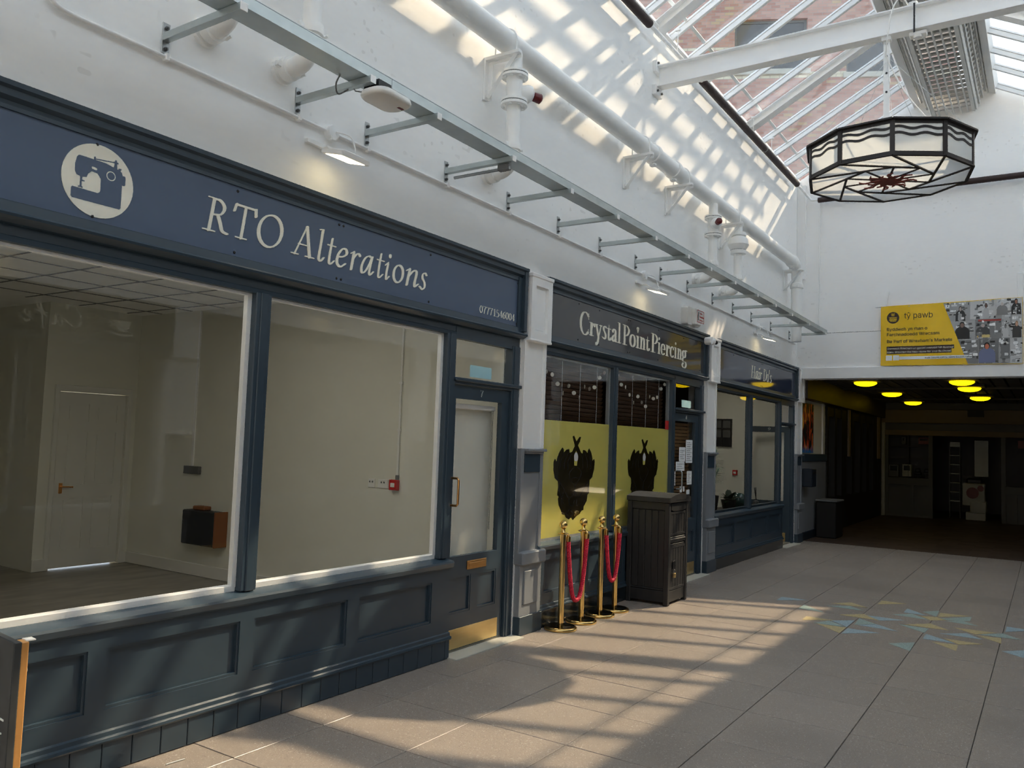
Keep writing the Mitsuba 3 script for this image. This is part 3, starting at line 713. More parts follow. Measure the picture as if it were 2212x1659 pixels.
# ================================================================ NEAR SHOPS
# ---- shop 7: navy, empty
sA = sign(1.43, 6.07, 'long navy shop sign with a sewing machine emblem, cream lettering and a phone number', 'm_sign_a', screws=(2.14, 2.98, 3.79, 3.83, 4.75, 5.97))
YL = 3.922
for ch, a, b, z0, z1 in (('R', 2.756, 2.931, 2.805, 3.006), ('T', 2.952, 3.126, 2.807, 3.016), ('O', 3.128, 3.326, 2.801, 3.013)):
    put(sA, ch, ROMAN, a, b, z0, z1, YL, slant=.16)
for ch, a, b, z0, z1 in (('A', 3.391, 3.588, 2.805, 3.011), ('l', 3.612, 3.674, 2.803, 3.022), ('t', 3.692, 3.773, 2.801, 2.983), ('e', 3.772, 3.882, 2.80, 2.942), ('r', 3.905, 4.006, 2.802, 2.941), ('a', 4.003, 4.139, 2.80, 2.941),
                         ('t', 4.161, 4.242, 2.80, 2.982), ('i', 4.247, 4.312, 2.80, 2.996), ('o', 4.329, 4.453, 2.798, 2.94), ('n', 4.474, 4.625, 2.799, 2.939), ('s', 4.621, 4.72, 2.798, 2.938)):
    put(sA, ch, ROMAN, a, b, z0, z1, YL, slant=.18)
for i, ch in enumerate('07771546004'):
    a = 5.408 + i * 0.0484
    put(sA, ch, LIGHT, a + (.008 if ch == '1' else 0.002), a + 0.045, 2.742, 2.804, YL, depth=.003)
# sewing machine emblem: cream disc, machine cut out of the same blue as the board
cx, cz, er = 2.158, 2.905, 0.182
em = obj('emblem_disc', lathe([(0, 0.004), (er, 0.004), (er, -0.001)], (cx, 3.922, cz), 48, 'y'), 'm_letter', sA, label='cream emblem disc')
SM = [(-.60, .50), (-.55, .56), (-.40, .56), (.18, .55), (.42, .50), (.44, .62), (.40, .63), (.40, .66), (.44, .67), (.45, .72), (.49, .72), (.50, .67), (.55, .66), (.55, .63), (.51, .62), (.52, .48), (.56, .47), (.55, .51), (.64, .52), (.64, .48), (.61, .46), (.66, .42), (.69, .34), (.76, .34), (.78, .30), (.78, .10), (.76, .07), (.69, .07), (.69, -.58), (.66, -.62), (-.66, -.62), (-.70, -.58), (-.70, -.36), (-.67, -.32), (.02, -.33), (.08, -.28), (.09, -.20), (.08, .08), (-.02, .20), (-.18, .22), (-.28, .12), (-.31, .02), (-.42, 0), (-.43, -.08), (-.36, -.09), (-.36, -.12), (-.43, -.12), (-.43, -.26), (-.40, -.27), (-.40, -.30), (-.52, -.30), (-.52, -.27), (-.48, -.26), (-.48, 0), (-.58, .02), (-.63, .10), (-.64, .30)]
sm = Polygon(SM).buffer(0)
sm = sm.difference(Point(.36, .24).buffer(.135)).union(Point(.36, .24).buffer(.105)).difference(LineString([(-.16, .32), (-.07, .31)]).buffer(.035))
sm = sm.union(LineString([(-.12, .58), (.42, .64)]).buffer(.014)).union(LineString([(-.12, .52), (-.12, .62)]).buffer(.022))
sm = affinity.affine_transform(sm, [er, 0, 0, er, cx - .005, cz])
obj('sewing_machine', prof_y(sm, 3.9165, 3.919), 'm_sign_a', em)

wA = window(1, 'two tall shop panes under the navy sign, showing an empty room', 1.44, 5.134, [(3.165, 3.28), (5.02, 5.134)])
dA, lA, (a, b) = door(7, 5.134, 5.95, 'navy shop door with brass letterbox and blind behind its glass, number 7')
put(dA, '7', LIGHT, 5.512, 5.555, 2.05, 2.105, 3.955, 'm_alu', part='number', depth=.004)
lb = obj('letterbox', cat(box(5.412, 5.678, 3.945, 3.955, 0.642, 0.712, 0.002), box(5.435, 5.655, 3.941, 3.948, 0.662, 0.694, 0.002)), 'm_copper', lA, label='brass letterbox')
obj('pull_handle', tube([(5.168, 3.955, 1.385), (5.168, 3.90, 1.385), (5.168, 3.885, 1.37), (5.168, 3.885, 1.185), (5.168, 3.90, 1.17), (5.168, 3.955, 1.17)], 0.0095, 10), 'm_copper', lA, smooth=40, label='brass pull handle')
st = thing('door_sticker', 'pale turquoise blank sticker in the fanlight above door 7', 'sticker', None)
obj('sheet', prof_y(rrect(5.372, 5.682, 2.207, 2.306, .008), 3.967, 3.968), 'm_ice', st)
bl = thing('roller_blind', 'pale roller blind drawn down behind the glass of door 7', 'blind')
obj('cloth', box(5.20, 5.86, 4.075, 4.078, 0.70, 1.97), 'm_cream', bl)
obj('head_box', box(5.19, 5.84, 4.02, 4.075, 1.945, 1.985, .004), 'm_white', bl)
obj('cord', cat(cyl((5.79, 4.02, 1.95), (5.79, 4.02, .93), .0022, 6), cyl((5.805, 4.02, 1.95), (5.805, 4.02, .93), .0022, 6)), 'm_strip_grey', bl)
TL = [1.43, 1.58, 1.73, 1.885, 2.04, 2.20, 2.358, 2.517, 2.678, 2.837, 3.0, 3.163, 3.325, 3.483, 3.643, 3.80, 3.962, 4.12, 4.28, 4.44, 4.60, 4.76, 4.92, 5.08, 5.134]
rA = riser(1.44, 5.134, [(1.52, 2.262), (2.36, 3.155), (3.255, 4.018), (4.13, 4.908)], 'navy panelled stall riser with a row of square plinth tiles below the empty shop', TL)

pilaster(6.285, 'white and grey pilaster between the navy shop and the piercing shop')
pilaster(1.24, 'white and grey pilaster left of the empty shop')

# room of shop 7
rm = 'm_cream'
struct('floor', 'worn brown floor of the empty shop', box(1.2, 5.98, 3.96, 11.6, -0.05, 0.03), 'm_lino')
c2 = struct('ceiling', 'suspended tile ceiling of the empty shop', box(1.2, 6.0, 4.0, 11.6, 3.10, 3.16), 'm_ceil_tile')
for x in np.arange(1.5, 5.9, 0.6):
    obj('ceiling_bar', box(x, x + 0.018, 4.02, 9.5, 3.094, 3.10), 'm_strip_grey', c2)
for y in np.arange(4.3, 9.5, 0.6):
    obj('ceiling_bar', box(1.22, 5.92, y, y + 0.018, 3.0935, 3.0995), 'm_strip_grey', c2)
struct('wall_room_right', 'cream right wall of the empty shop', box(5.943, 6.06, 4.02, 9.62, 0, 3.12), rm)
wb = struct('wall_room_back', 'cream back wall of the empty shop', cat(box(4.81, 4.985, 9.56, 9.7, 0, 3.12), box(5.82, 5.96, 9.56, 9.7, 0, 3.12), box(4.98, 5.83, 9.56, 9.7, 2.085, 3.12), box(4.81, 4.95, 9.56, 11.5, 0, 3.12)), rm)
struct('wall_room_rear', 'rear wall of the alcove in the empty shop', cat(box(1.2, 6.0, 11.5, 11.6, 0, 3.12), box(1.15, 1.25, 4.02, 11.6, 0, 3.12)), rm)
struct('baseboard_right', 'cream skirting in the empty shop', cat(box(5.915, 5.943, 4.1, 9.55, 0.03, 0.17, .008), box(5.83, 5.94, 9.53, 9.56, .03, .17, .006), box(4.80, 4.94, 9.53, 9.56, .03, .17, .006)), 'm_door_white')
dr_ = struct('door_1', 'white six panel door in the back wall of the empty shop', cat(box(4.93, 4.985, 9.53, 9.60, .03, 2.16, .006), box(5.82, 5.875, 9.53, 9.60, .03, 2.16, .006), box(4.93, 5.875, 9.53, 9.60, 2.085, 2.16, .006)), 'm_door_white')
pl = Polygon([(4.99, .045), (5.815, .045), (5.815, 2.08), (4.99, 2.08)])
hs = [Polygon([(x, z0), (x + .26, z0), (x + .26, z1), (x, z1)]) for x in (5.10, 5.45) for z0, z1 in ((.25, .85), (1.0, 1.62), (1.74, 1.95))]
for h in hs:
    pl = pl.difference(h)
lf = obj('leaf', cat(prof_y(pl, 9.575, 9.61), *[prof_y(h.buffer(-.03, join_style=2), 9.58, 9.60) for h in hs], box(5.0, 5.8, 9.588, 9.605, .05, 2.07)), 'm_door_white', dr_)
obj('lever_handle', cat(box(5.06, 5.10, 9.565, 9.576, .90, 1.02, .003), tube([(5.08, 9.575, .98), (5.08, 9.52, .98), (5.20, 9.52, .975)], .009, 8)), 'm_copper', lf, label='brass lever handle')
ht = thing('wall_heater', 'black wall heater with a wooden end panel on the right wall of the empty shop', 'heater')
obj('case', box(5.78, 5.943, 7.68, 8.26, .405, .785, .012), 'm_black', ht)
obj('end_panel', box(5.775, 5.943, 7.655, 7.68, .40, .79, .004), 'm_wood_side', ht, label='wooden end panel')
obj('top_shelf', box(5.84, 5.943, 7.95, 8.16, .785, .83, .01), 'm_wood_side', ht)
for nm, y, z, w, lab in (('wall_socket', 5.52, 1.237, .085, 'white square wall socket furthest from the red call point'), ('wall_socket', 5.37, 1.237, .13, 'white double wall socket beside the red call point')):
    s = thing(nm, lab, 'socket'); obj('plate', box(5.93, 5.943, y - w / 2, y + w / 2, z - .043, z + .043, .004), 'm_plastic', s)
    obj('switch', cat(box(5.926, 5.931, y + .01, y + .025, z + .005, z + .022), box(5.926, 5.931, y - .025, y - .01, z + .005, z + .022)), 'm_strip_grey', s)
cp = thing('call_point', 'red fire alarm call point on the wall of the empty shop', 'alarm')
obj('body', box(5.895, 5.943, 5.165, 5.265, 1.185, 1.285, .006), 'm_red', cp); obj('button', box(5.89, 5.897, 5.19, 5.24, 1.215, 1.255, .002), 'm_plastic', cp, label='white press square')
cd = thing('conduit_drop', 'thin white conduit dropping to the red call point', 'conduit'); obj('pipe', cat(cyl((5.93, 5.19, 1.29), (5.93, 5.19, 3.09), .011, 8), box(5.918, 5.943, 5.17, 5.21, 2.2, 2.22), box(5.918, 5.943, 5.17, 5.21, 1.75, 1.77)), 'm_plastic', cd); obj('sleeve', cyl((5.93, 5.19, 1.285), (5.93, 5.19, 1.33), .018, 8), 'm_strip_grey', cd)
cd = thing('conduit_drop', 'pale cable trunking dropping to a grey box on the wall of the empty shop', 'conduit'); obj('trunking', box(5.925, 5.943, 8.33, 8.36, 1.26, 3.09), 'm_plastic', cd); obj('box', box(5.90, 5.943, 8.18, 8.46, 1.18, 1.27, .005), 'm_shop_grey', cd, label='grey junction box')

# ---- shop 8: grey gloss sign, film and blinds
sB = sign(6.42, 10.72, 'glossy charcoal shop sign with bold condensed cream lettering', 'm_sign_b', screws=(7.10, 7.55, 8.25, 8.30, 9.1, 9.9, 10.5))
for ch, a, b, z0, z1 in (('C', 7.125, 7.322, 2.787, 3.027), ('r2', 7.328, 7.46, 2.797, 2.937), ('y', 7.45, 7.615, 2.71, 2.935), ('s', 7.607, 7.727, 2.797, 2.942), ('t2', 7.728, 7.838, 2.797, 2.967), ('a2', 7.838, 7.99, 2.797, 2.94), ('l2', 7.985, 8.068, 2.797, 3.023),
                         ('P', 8.108, 8.29, 2.795, 3.021), ('o', 8.286, 8.451, 2.795, 2.94), ('i2', 8.455, 8.56, 2.797, 2.94), ('n2', 8.559, 8.722, 2.797, 2.94), ('t2', 8.728, 8.849, 2.797, 2.967),
                         ('P', 8.876, 9.08, 2.797, 3.025), ('i3', 9.074, 9.165, 2.797, 3.003), ('e2', 9.168, 9.31, 2.797, 2.937), ('r2', 9.318, 9.45, 2.797, 2.937), ('c', 9.455, 9.585, 2.797, 2.937), ('i3', 9.588, 9.688, 2.797, 3.003), ('n2', 9.69, 9.845, 2.797, 2.937), ('g', 9.845, 10.037, 2.70, 2.94)):
    put(sB, ch, DIDONE, a, b, z0, z1, YL)
gem = Polygon([(8.47, 3.02), (8.485, 3.04), (8.52, 3.04), (8.535, 3.02), (8.5025, 2.972)])
obj('gem', prof_y(gem.difference(LineString([(8.478, 3.016), (8.527, 3.016)]).buffer(.002)), 3.917, 3.922), 'm_letter', sB, label='cream gem over the letter i')

wB = window(2, 'two shop panes with olive film below and dark slatted blinds above', 6.43, 9.71, [(7.95, 8.06), (9.60, 9.71)], bead='m_alu')
dB, lB, (a, b) = door(8, 9.71, 10.58, 'dark navy shop door covered in notices, number 8')
put(dB, '8', LIGHT, 10.118, 10.16, 2.055, 2.105, 3.955, 'm_alu', part='number', depth=.004)
obj('pull_handle', tube([(9.84, 3.955, 1.39), (9.84, 3.90, 1.39), (9.84, 3.88, 1.37), (9.84, 3.88, 1.18), (9.84, 3.90, 1.16), (9.84, 3.955, 1.16)], .0095, 10), 'm_galv', lB, smooth=40, label='steel pull handle')
riser(6.43, 9.71, [(6.55, 7.32), (7.42, 8.18), (8.28, 8.9), (9.0, 9.6)], 'navy panelled stall riser behind the brass barrier posts')
pilaster(10.94, 'white and grey pilaster between the piercing shop and the hair shop, camera on its shoulder')
EM = [(455, 110), (480, 95), (528, 195), (580, 110), (605, 115), (590, 190), (555, 265), (610, 390), (645, 420), (650, 345), (700, 360), (735, 405), (745, 350), (765, 318), (800, 380), (825, 470), (835, 550), (865, 510), (878, 560), (870, 700), (835, 850), (790, 900), (785, 1000), (780, 1090), (785, 1140), (755, 1170), (745, 1280), (690, 1380), (690, 1440), (650, 1450), (625, 1500), (560, 1540), (500, 1600), (470, 1545), (430, 1580), (380, 1540), (360, 1490), (310, 1475), (295, 1420), (250, 1310), (235, 1200), (250, 1165), (220, 1140), (225, 1080), (235, 1000), (225, 900), (170, 840), (145, 700), (143, 560), (165, 505), (190, 560), (205, 480), (240, 380), (285, 308), (305, 340), (310, 400), (350, 350), (400, 335), (410, 400), (450, 390), (500, 280)]
ep = Polygon(EM).buffer(0).difference(Polygon([(525, 360), (490, 440), (495, 630), (548, 635), (565, 470), (545, 400)]))
fine = [LineString(l).buffer(4.5) for l in ([(410, 770), (460, 690), (525, 660), (590, 680), (635, 760), (610, 850), (520, 1000), (420, 860), (410, 770)], [(430, 850), (470, 860), (520, 840), (570, 860), (612, 850)], [(520, 1000), (515, 1180)], [(400, 1190), (330, 1040), (250, 900), (190, 840)], [(610, 1190), (690, 1040), (770, 900), (840, 840)], [(400, 1190), (470, 1190), (515, 1060), (560, 1190), (610, 1190)],
                                            [(240, 690), (260, 560), (300, 420)], [(320, 680), (330, 540), (390, 400)], [(390, 690), (380, 560), (440, 430)], [(660, 680), (650, 560), (630, 440)], [(740, 690), (740, 560), (680, 400)], [(800, 700), (800, 560), (760, 380)], [(260, 940), (250, 1060), (290, 1180), (300, 1330)], [(330, 1300), (300, 1200), (330, 1080)], [(770, 930), (770, 1060), (700, 1200), (690, 1330)], [(420, 1230), (430, 1330), (500, 1350), (520, 1240)], [(560, 1240), (560, 1350), (640, 1330)], [(380, 1480), (440, 1400), (500, 1480), (440, 1540), (380, 1480)])]
to = lambda p, dx: affinity.affine_transform(p, [0.849 / 735, 0, 0, -0.827 / 1485, 6.783 - 143 * 0.849 / 735 + dx, 1.767 + 95 * 0.827 / 1485])
for wi, (xa, xb, dx) in enumerate(((6.43, 7.95, 0.0), (8.06, 9.60, 1.654))):
    where = 'left pane of the piercing shop' if wi == 0 else 'right pane of the piercing shop'
    fl = thing('window_film', f'olive yellow film over the lower {where}', 'film')
    obj('sheet', box(xa + .005, xb - .005, 3.9745, 3.976, 0.79, 1.905), 'm_film', fl)
    e = obj('winged_emblem', prof_y(to(ep, dx), 3.972, 3.974), 'm_emblem', fl, label='dark bronze winged gem emblem')
    obj('linework', cat(*[prof_y(to(f, dx), 3.9712, 3.9722) for f in fine]), 'm_black', e)
    obj('white_oval', prof_y(to(affinity.scale(Point(528, 475).buffer(1), 40, 80), dx), 3.9725, 3.974), 'm_white', e)  # plain white oval in the opening of the emblem
    vb = thing('venetian_blind', f'dark brown slatted blind behind the upper {where}', 'blind')
    sl = box(xa + .02, xb - .02, -.022, .022, -.0012, .0012)
    sl.apply_transform(trimesh.transformations.rotation_matrix(math.radians(-62), (1, 0, 0)))
    sd = mikit.ply(sl, 'm_blind')
    for i in range(13):
        obj('slat', {**sd, 'to_world': T().translate([0, 4.06, 1.90 + i * 0.0455])}, None, vb)
    for x in np.linspace(xa + .2, xb - .2, 4):
        obj('ladder_cord', cyl((x, 4.033, 1.85), (x, 4.033, 2.50), .0022, 5), 'm_paper', vb)
    gr = thing('disc_garland', f'string of small pale discs hanging in the upper {where}', 'garland')
    n = 13
    pts = [(xa + .1 + (xb - xa - .2) * i / (n - 1), 2.47 - .62 * (1 - ((2 * i / (n - 1)) - 1) ** 2) * (.42 + .1 * math.sin(i * 2.1))) for i in range(n)]
    obj('string', tube([(x, 4.0, z + .02) for x, z in pts], .0016, 5), 'm_dark', gr)
    for i, (x, z) in enumerate(pts):
        d = lathe([(0, .002), (.022, .002), (.022, -.002), (0, -.002)], (0, 0, 0), 10, 'y')
        d.apply_transform(trimesh.transformations.rotation_matrix(RNG.uniform(-1.2, 1.2), (0, 0, 1)))
        d.apply_translation((x, 4.0, z - .01))
        obj('disc', d, 'm_letter', gr)
stk = thing('red_sticker', 'small red sticker in the top corner of the olive film', 'sticker'); obj('sheet', box(9.47, 9.58, 3.966, 3.967, 1.90, 2.01), 'm_red', stk)
stk = thing('door_sticker', 'pale turquoise sticker in the fanlight above door 8', 'sticker'); obj('sheet', prof_y(rrect(9.995, 10.32, 2.205, 2.30, .008), 3.966, 3.967), 'm_ice', stk)
vb = thing('venetian_blind', 'tan slatted blind behind the glass of door 8', 'blind')
sl = box(9.78, 10.46, -.02, .02, -.0012, .0012); sl.apply_transform(trimesh.transformations.rotation_matrix(math.radians(-68), (1, 0, 0)))
sd = mikit.ply(sl, 'm_blind_tan')
for i in range(27):
    obj('slat', {**sd, 'to_world': T().translate([0, 4.04, .80 + i * 0.0455])}, None, vb)
PAPERS = [(10.184, 10.42, 1.483, 1.786, 'tall white notice at the upper right of door 8'), (9.952, 10.165, 1.505, 1.688, 'white printed notice left of the tall notice on door 8'), (9.85, 10.142, 1.383, 1.503, 'white notice directly above the pull handle of door 8'), (10.231, 10.405, 1.201, 1.377, 'white printed notice right of the pull handle of door 8'),
          (9.994, 10.07, 1.107, 1.185, 'small white label right of the bottom of the pull handle of door 8'), (10.10, 10.15, 1.115, 1.185, 'small white label second to the right of the pull handle of door 8'), (10.22, 10.33, 1.075, 1.135, 'small white card just above the black cabinet on door 8'), (9.80, 9.83, 1.2, 1.38, 'narrow white label left of the pull handle of door 8')]
for i, (xa, xb, z0, z1, lab) in enumerate(PAPERS):
    p = thing('paper_notice', lab, 'notice'); yy = 3.9702 - .0009 * i
    obj('sheet', box(xa, xb, yy, yy + .0006, z0, z1), 'm_paper', p)
    if z1 - z0 > .1:
        obj('print', cat(*[box(xa + .03, xb - .03 - .05 * (j % 2), yy - .0004, yy, z, z + .006) for j, z in enumerate(np.arange(z0 + .03, z1 - .03, .026))]), 'm_strip_grey', p)
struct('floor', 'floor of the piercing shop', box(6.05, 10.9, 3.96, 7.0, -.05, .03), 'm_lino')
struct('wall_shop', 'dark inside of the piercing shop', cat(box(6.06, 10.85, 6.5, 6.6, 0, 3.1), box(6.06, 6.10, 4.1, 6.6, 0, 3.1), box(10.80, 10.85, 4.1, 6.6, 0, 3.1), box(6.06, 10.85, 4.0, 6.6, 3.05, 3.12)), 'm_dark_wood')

# ---- shop 9: navy gloss sign, open door
sC = sign(11.08, 15.49, 'glossy navy shop sign with a short cream name, furthest along the row', 'm_sign_c', screws=(11.9, 12.6, 13.3, 13.38, 14.2))
for ch, a, b, z0, z1, st_ in (('H', 12.756, 12.985, 2.816, 3.016, LIGHT), ('a', 12.983, 13.135, 2.815, 2.952, LIGHT), ('i', 13.15, 13.22, 2.815, 3.01, LIGHT), ('r', 13.23, 13.343, 2.815, 2.954, LIGHT), ('D', 13.406, 13.60, 2.816, 3.019, LIGHT), ('o', 13.61, 13.73, 2.815, 2.952, LIGHT), ("'", 13.74, 13.775, 2.955, 3.03, LIGHT), ('s', 13.78, 13.908, 2.815, 2.952, LIGHT)):
    put(sC, ch, st_, a, b, z0, z1, YL, slant=.12)
wC = window(3, 'two shop panes under the glossy navy sign, showing a cream room with plants', 11.12, 14.60, [(12.81, 12.92), (14.49, 14.60)], bead='m_navy')
dC, lC, _ = door(9, 14.60, 15.36, 'navy shop door standing open into the hair shop, number 9', open_leaf=True)
M9 = trimesh.transformations.rotation_matrix(math.radians(-85), (0, 0, 1), (15.36, 3.975, 0))
XF[0] = M9
put(lC, '9', LIGHT, 14.96, 15.005, 2.05, 2.105, 3.955, 'm_alu', part='number', depth=.004)
obj('pull_handle', tube([(14.68, 3.955, 1.42), (14.68, 3.90, 1.42), (14.68, 3.88, 1.40), (14.68, 3.88, 1.19), (14.68, 3.90, 1.17), (14.68, 3.955, 1.17)], .0095, 10), 'm_galv', lC, smooth=40)
XF[0] = None
riser(11.12, 14.60, [(11.22, 12.0), (12.1, 12.86), (12.96, 13.7), (13.8, 14.5)], 'navy panelled stall riser below the hair shop window')
pilaster(15.70, 'white and grey pilaster at the passage corner beside the open door')
struct('floor', 'floor of the hair shop', box(10.9, 15.6, 3.96, 7.0, -.05, .03), 'm_lino')
struct('wall_shop_001', 'cream inside walls of the hair shop', cat(box(11.0, 15.6, 6.5, 6.6, 0, 3.1), box(11.0, 11.04, 4.1, 6.6, 0, 3.1), box(15.55, 15.6, 4.1, 6.6, 0, 3.1), box(11.0, 15.6, 4.0, 6.6, 3.05, 3.12)), 'm_cream')
fr = thing('wall_frame', 'black framed grid of pictures on the wall of the hair shop', 'frame')
obj('frame', cat(*[box(15.51, 15.55, y, y + .025, 1.72, 2.26) for y in (5.13, 5.31, 5.48)], *[box(15.51, 15.55, 5.13, 5.505, z, z + .025) for z in (1.72, 2.06, 2.235)], box(15.52, 15.55, 5.14, 5.5, 1.72, 1.90)), 'm_black', fr); obj('glass', box(15.535, 15.55, 5.14, 5.5, 1.72, 2.25), 'm_shop_grey', fr)
cp = thing('call_point', 'small red call point on the wall of the hair shop', 'alarm'); obj('body', box(15.51, 15.55, 5.01, 5.10, 1.18, 1.28, .005), 'm_red', cp); obj('button', box(15.505, 15.512, 5.03, 5.08, 1.21, 1.25), 'm_plastic', cp)
sh = thing('window_shelf', 'dark shelf inside the hair shop window', 'shelf'); obj('board', box(11.15, 14.45, 4.06, 4.5, .70, .735, .004), 'm_dark_wood', sh)


def leaf(base, d, L, w, droop=.3, n=6):
    d = np.array(d, float); d /= np.linalg.norm(d); s = np.cross(d, (0, 0, 1.0)); s /= np.linalg.norm(s) + 1e-9
    V, F = [], []
    for i in range(n + 1):
        t = i / n; c = np.array(base) + d * L * t + np.array([0, 0, -droop * L * t * t]); ww = w * math.sin(math.pi * min(.97, .1 + .9 * t)) ** .8
        V += [c - s * ww, c + np.array([0, 0, .08 * ww]), c + s * ww]
    for i in range(n):
        for j in (0, 1):
            a = 3 * i + j; F += [(a, a + 1, a + 4), (a, a + 4, a + 3)]
    return trimesh.Trimesh(V, F, process=False)


pf = thing('palm_plant', 'green palm frond rising behind the pilaster in the hair shop window', 'plant')
obj('pot', lathe([(0, 0), (.10, 0), (.13, .24), (.11, .24), (.10, .2), (0, .2)], (12.0, 4.28, .737), 16), 'm_dark', pf)
for (dx, dz, L) in ((.5, 1.0, .95), (.25, 1.2, .8), (.75, .7, .8), (-.4, 1, .7), (.6, .9, .7)):
    stem = np.array([12.0, 4.28, .95]); tip = stem + np.array([dx, .05, dz]) * L * .75
    fr_ = [tube([stem, (stem + tip) / 2 + (0, 0, .06), tip], .006, 5)]
    for t in np.linspace(.35, 1, 9):
        c = stem + (tip - stem) * t + np.array([0, 0, .06 * 4 * t * (1 - t)])
        for s in (-1, 1):
            fr_.append(leaf(c, (dx + s * .2 + .35, s * .8, .25 + .3 * t), .20 * (1.25 - .6 * t), .014, .3, 4))
    obj('frond', cat(*fr_), 'm_leaf', pf)
bp = thing('bushy_plant', 'dark bushy plant beside a glazed round vase in the hair shop window', 'plant')
obj('pot', lathe([(0, 0), (.09, 0), (.12, .14), (.10, .14), (0, .12)], (12.85, 4.28, .737), 16), 'm_dark', bp)
for i in range(26):
    a, e_ = RNG.uniform(0, 6.28), RNG.uniform(.1, 1.2)
    obj('leaf', leaf((12.85, 4.28, .86), (math.cos(a) * math.cos(e_), .6 * math.sin(a) * math.cos(e_), math.sin(e_)), RNG.uniform(.16, .30), .045, .35), 'm_leaf_dark', bp)
vs = thing('glazed_vase', 'round dark green glazed vase on the hair shop window shelf', 'vase'); obj('body', lathe([(0, 0), (.07, 0), (.13, .07), (.14, .13), (.10, .21), (.05, .235), (.045, .22), (.0, .2)], (13.22, 4.24, .737), 24), 'm_glazed_pot', vs, smooth=40)
rd = thing('reed_diffuser', 'small reed diffuser bottle on the right of the hair shop window shelf', 'diffuser'); obj('bottle', lathe([(0, 0), (.05, 0), (.05, .07), (.02, .085), (.02, .11), (0, .11)], (14.05, 4.2, .737), 14), 'm_shop_grey', rd)
for a in (-.5, -.15, .2, .5):
    obj('reed', cyl((14.05, 4.2, .83), (14.05 + .12 * a, 4.2 + .02, 1.04), .004, 5), 'm_dark', rd)


def unseen_ceiling_light(x, y, z, radiance, label, group):
    """unseen square panel light, placed in a shop ceiling to brighten the room"""
    c = thing('unseen_panel_light', label, 'light', group)
    obj('frame', cat(box(x - .30, x + .30, y - .30, y - .28, z - .02, z), box(x - .30, x + .30, y + .28, y + .30, z - .02, z), box(x - .30, x - .28, y - .28, y + .28, z - .02, z), box(x + .28, x + .30, y - .28, y + .28, z - .02, z)), 'm_white', c)
    k = obj('diffuser', trimesh.Trimesh([(x - .28, y - .28, z - .01), (x + .28, y - .28, z - .01), (x + .28, y + .28, z - .01), (x - .28, y + .28, z - .01)], [(0, 2, 1), (0, 3, 2)], process=False), 'm_white', c)
    scene[k]['emitter'] = {'type': 'area', 'radiance': rgb([radiance * v for v in (1.0, .96, .84)])}


for x in (2.4, 4.2):  # lamps out of view, placed to brighten the two shop rooms
    for y in (4.9, 6.1):
        unseen_ceiling_light(x, y, 3.092, 0.52, 'unseen square panel light, out of view, placed to brighten the empty shop', 'unseen panel lights of the empty shop')
for x in (12.2, 14.2):
    unseen_ceiling_light(x, 4.9, 3.045, 0.55, 'unseen square panel light, out of view, placed to brighten the hair shop', 'unseen panel lights of the hair shop')

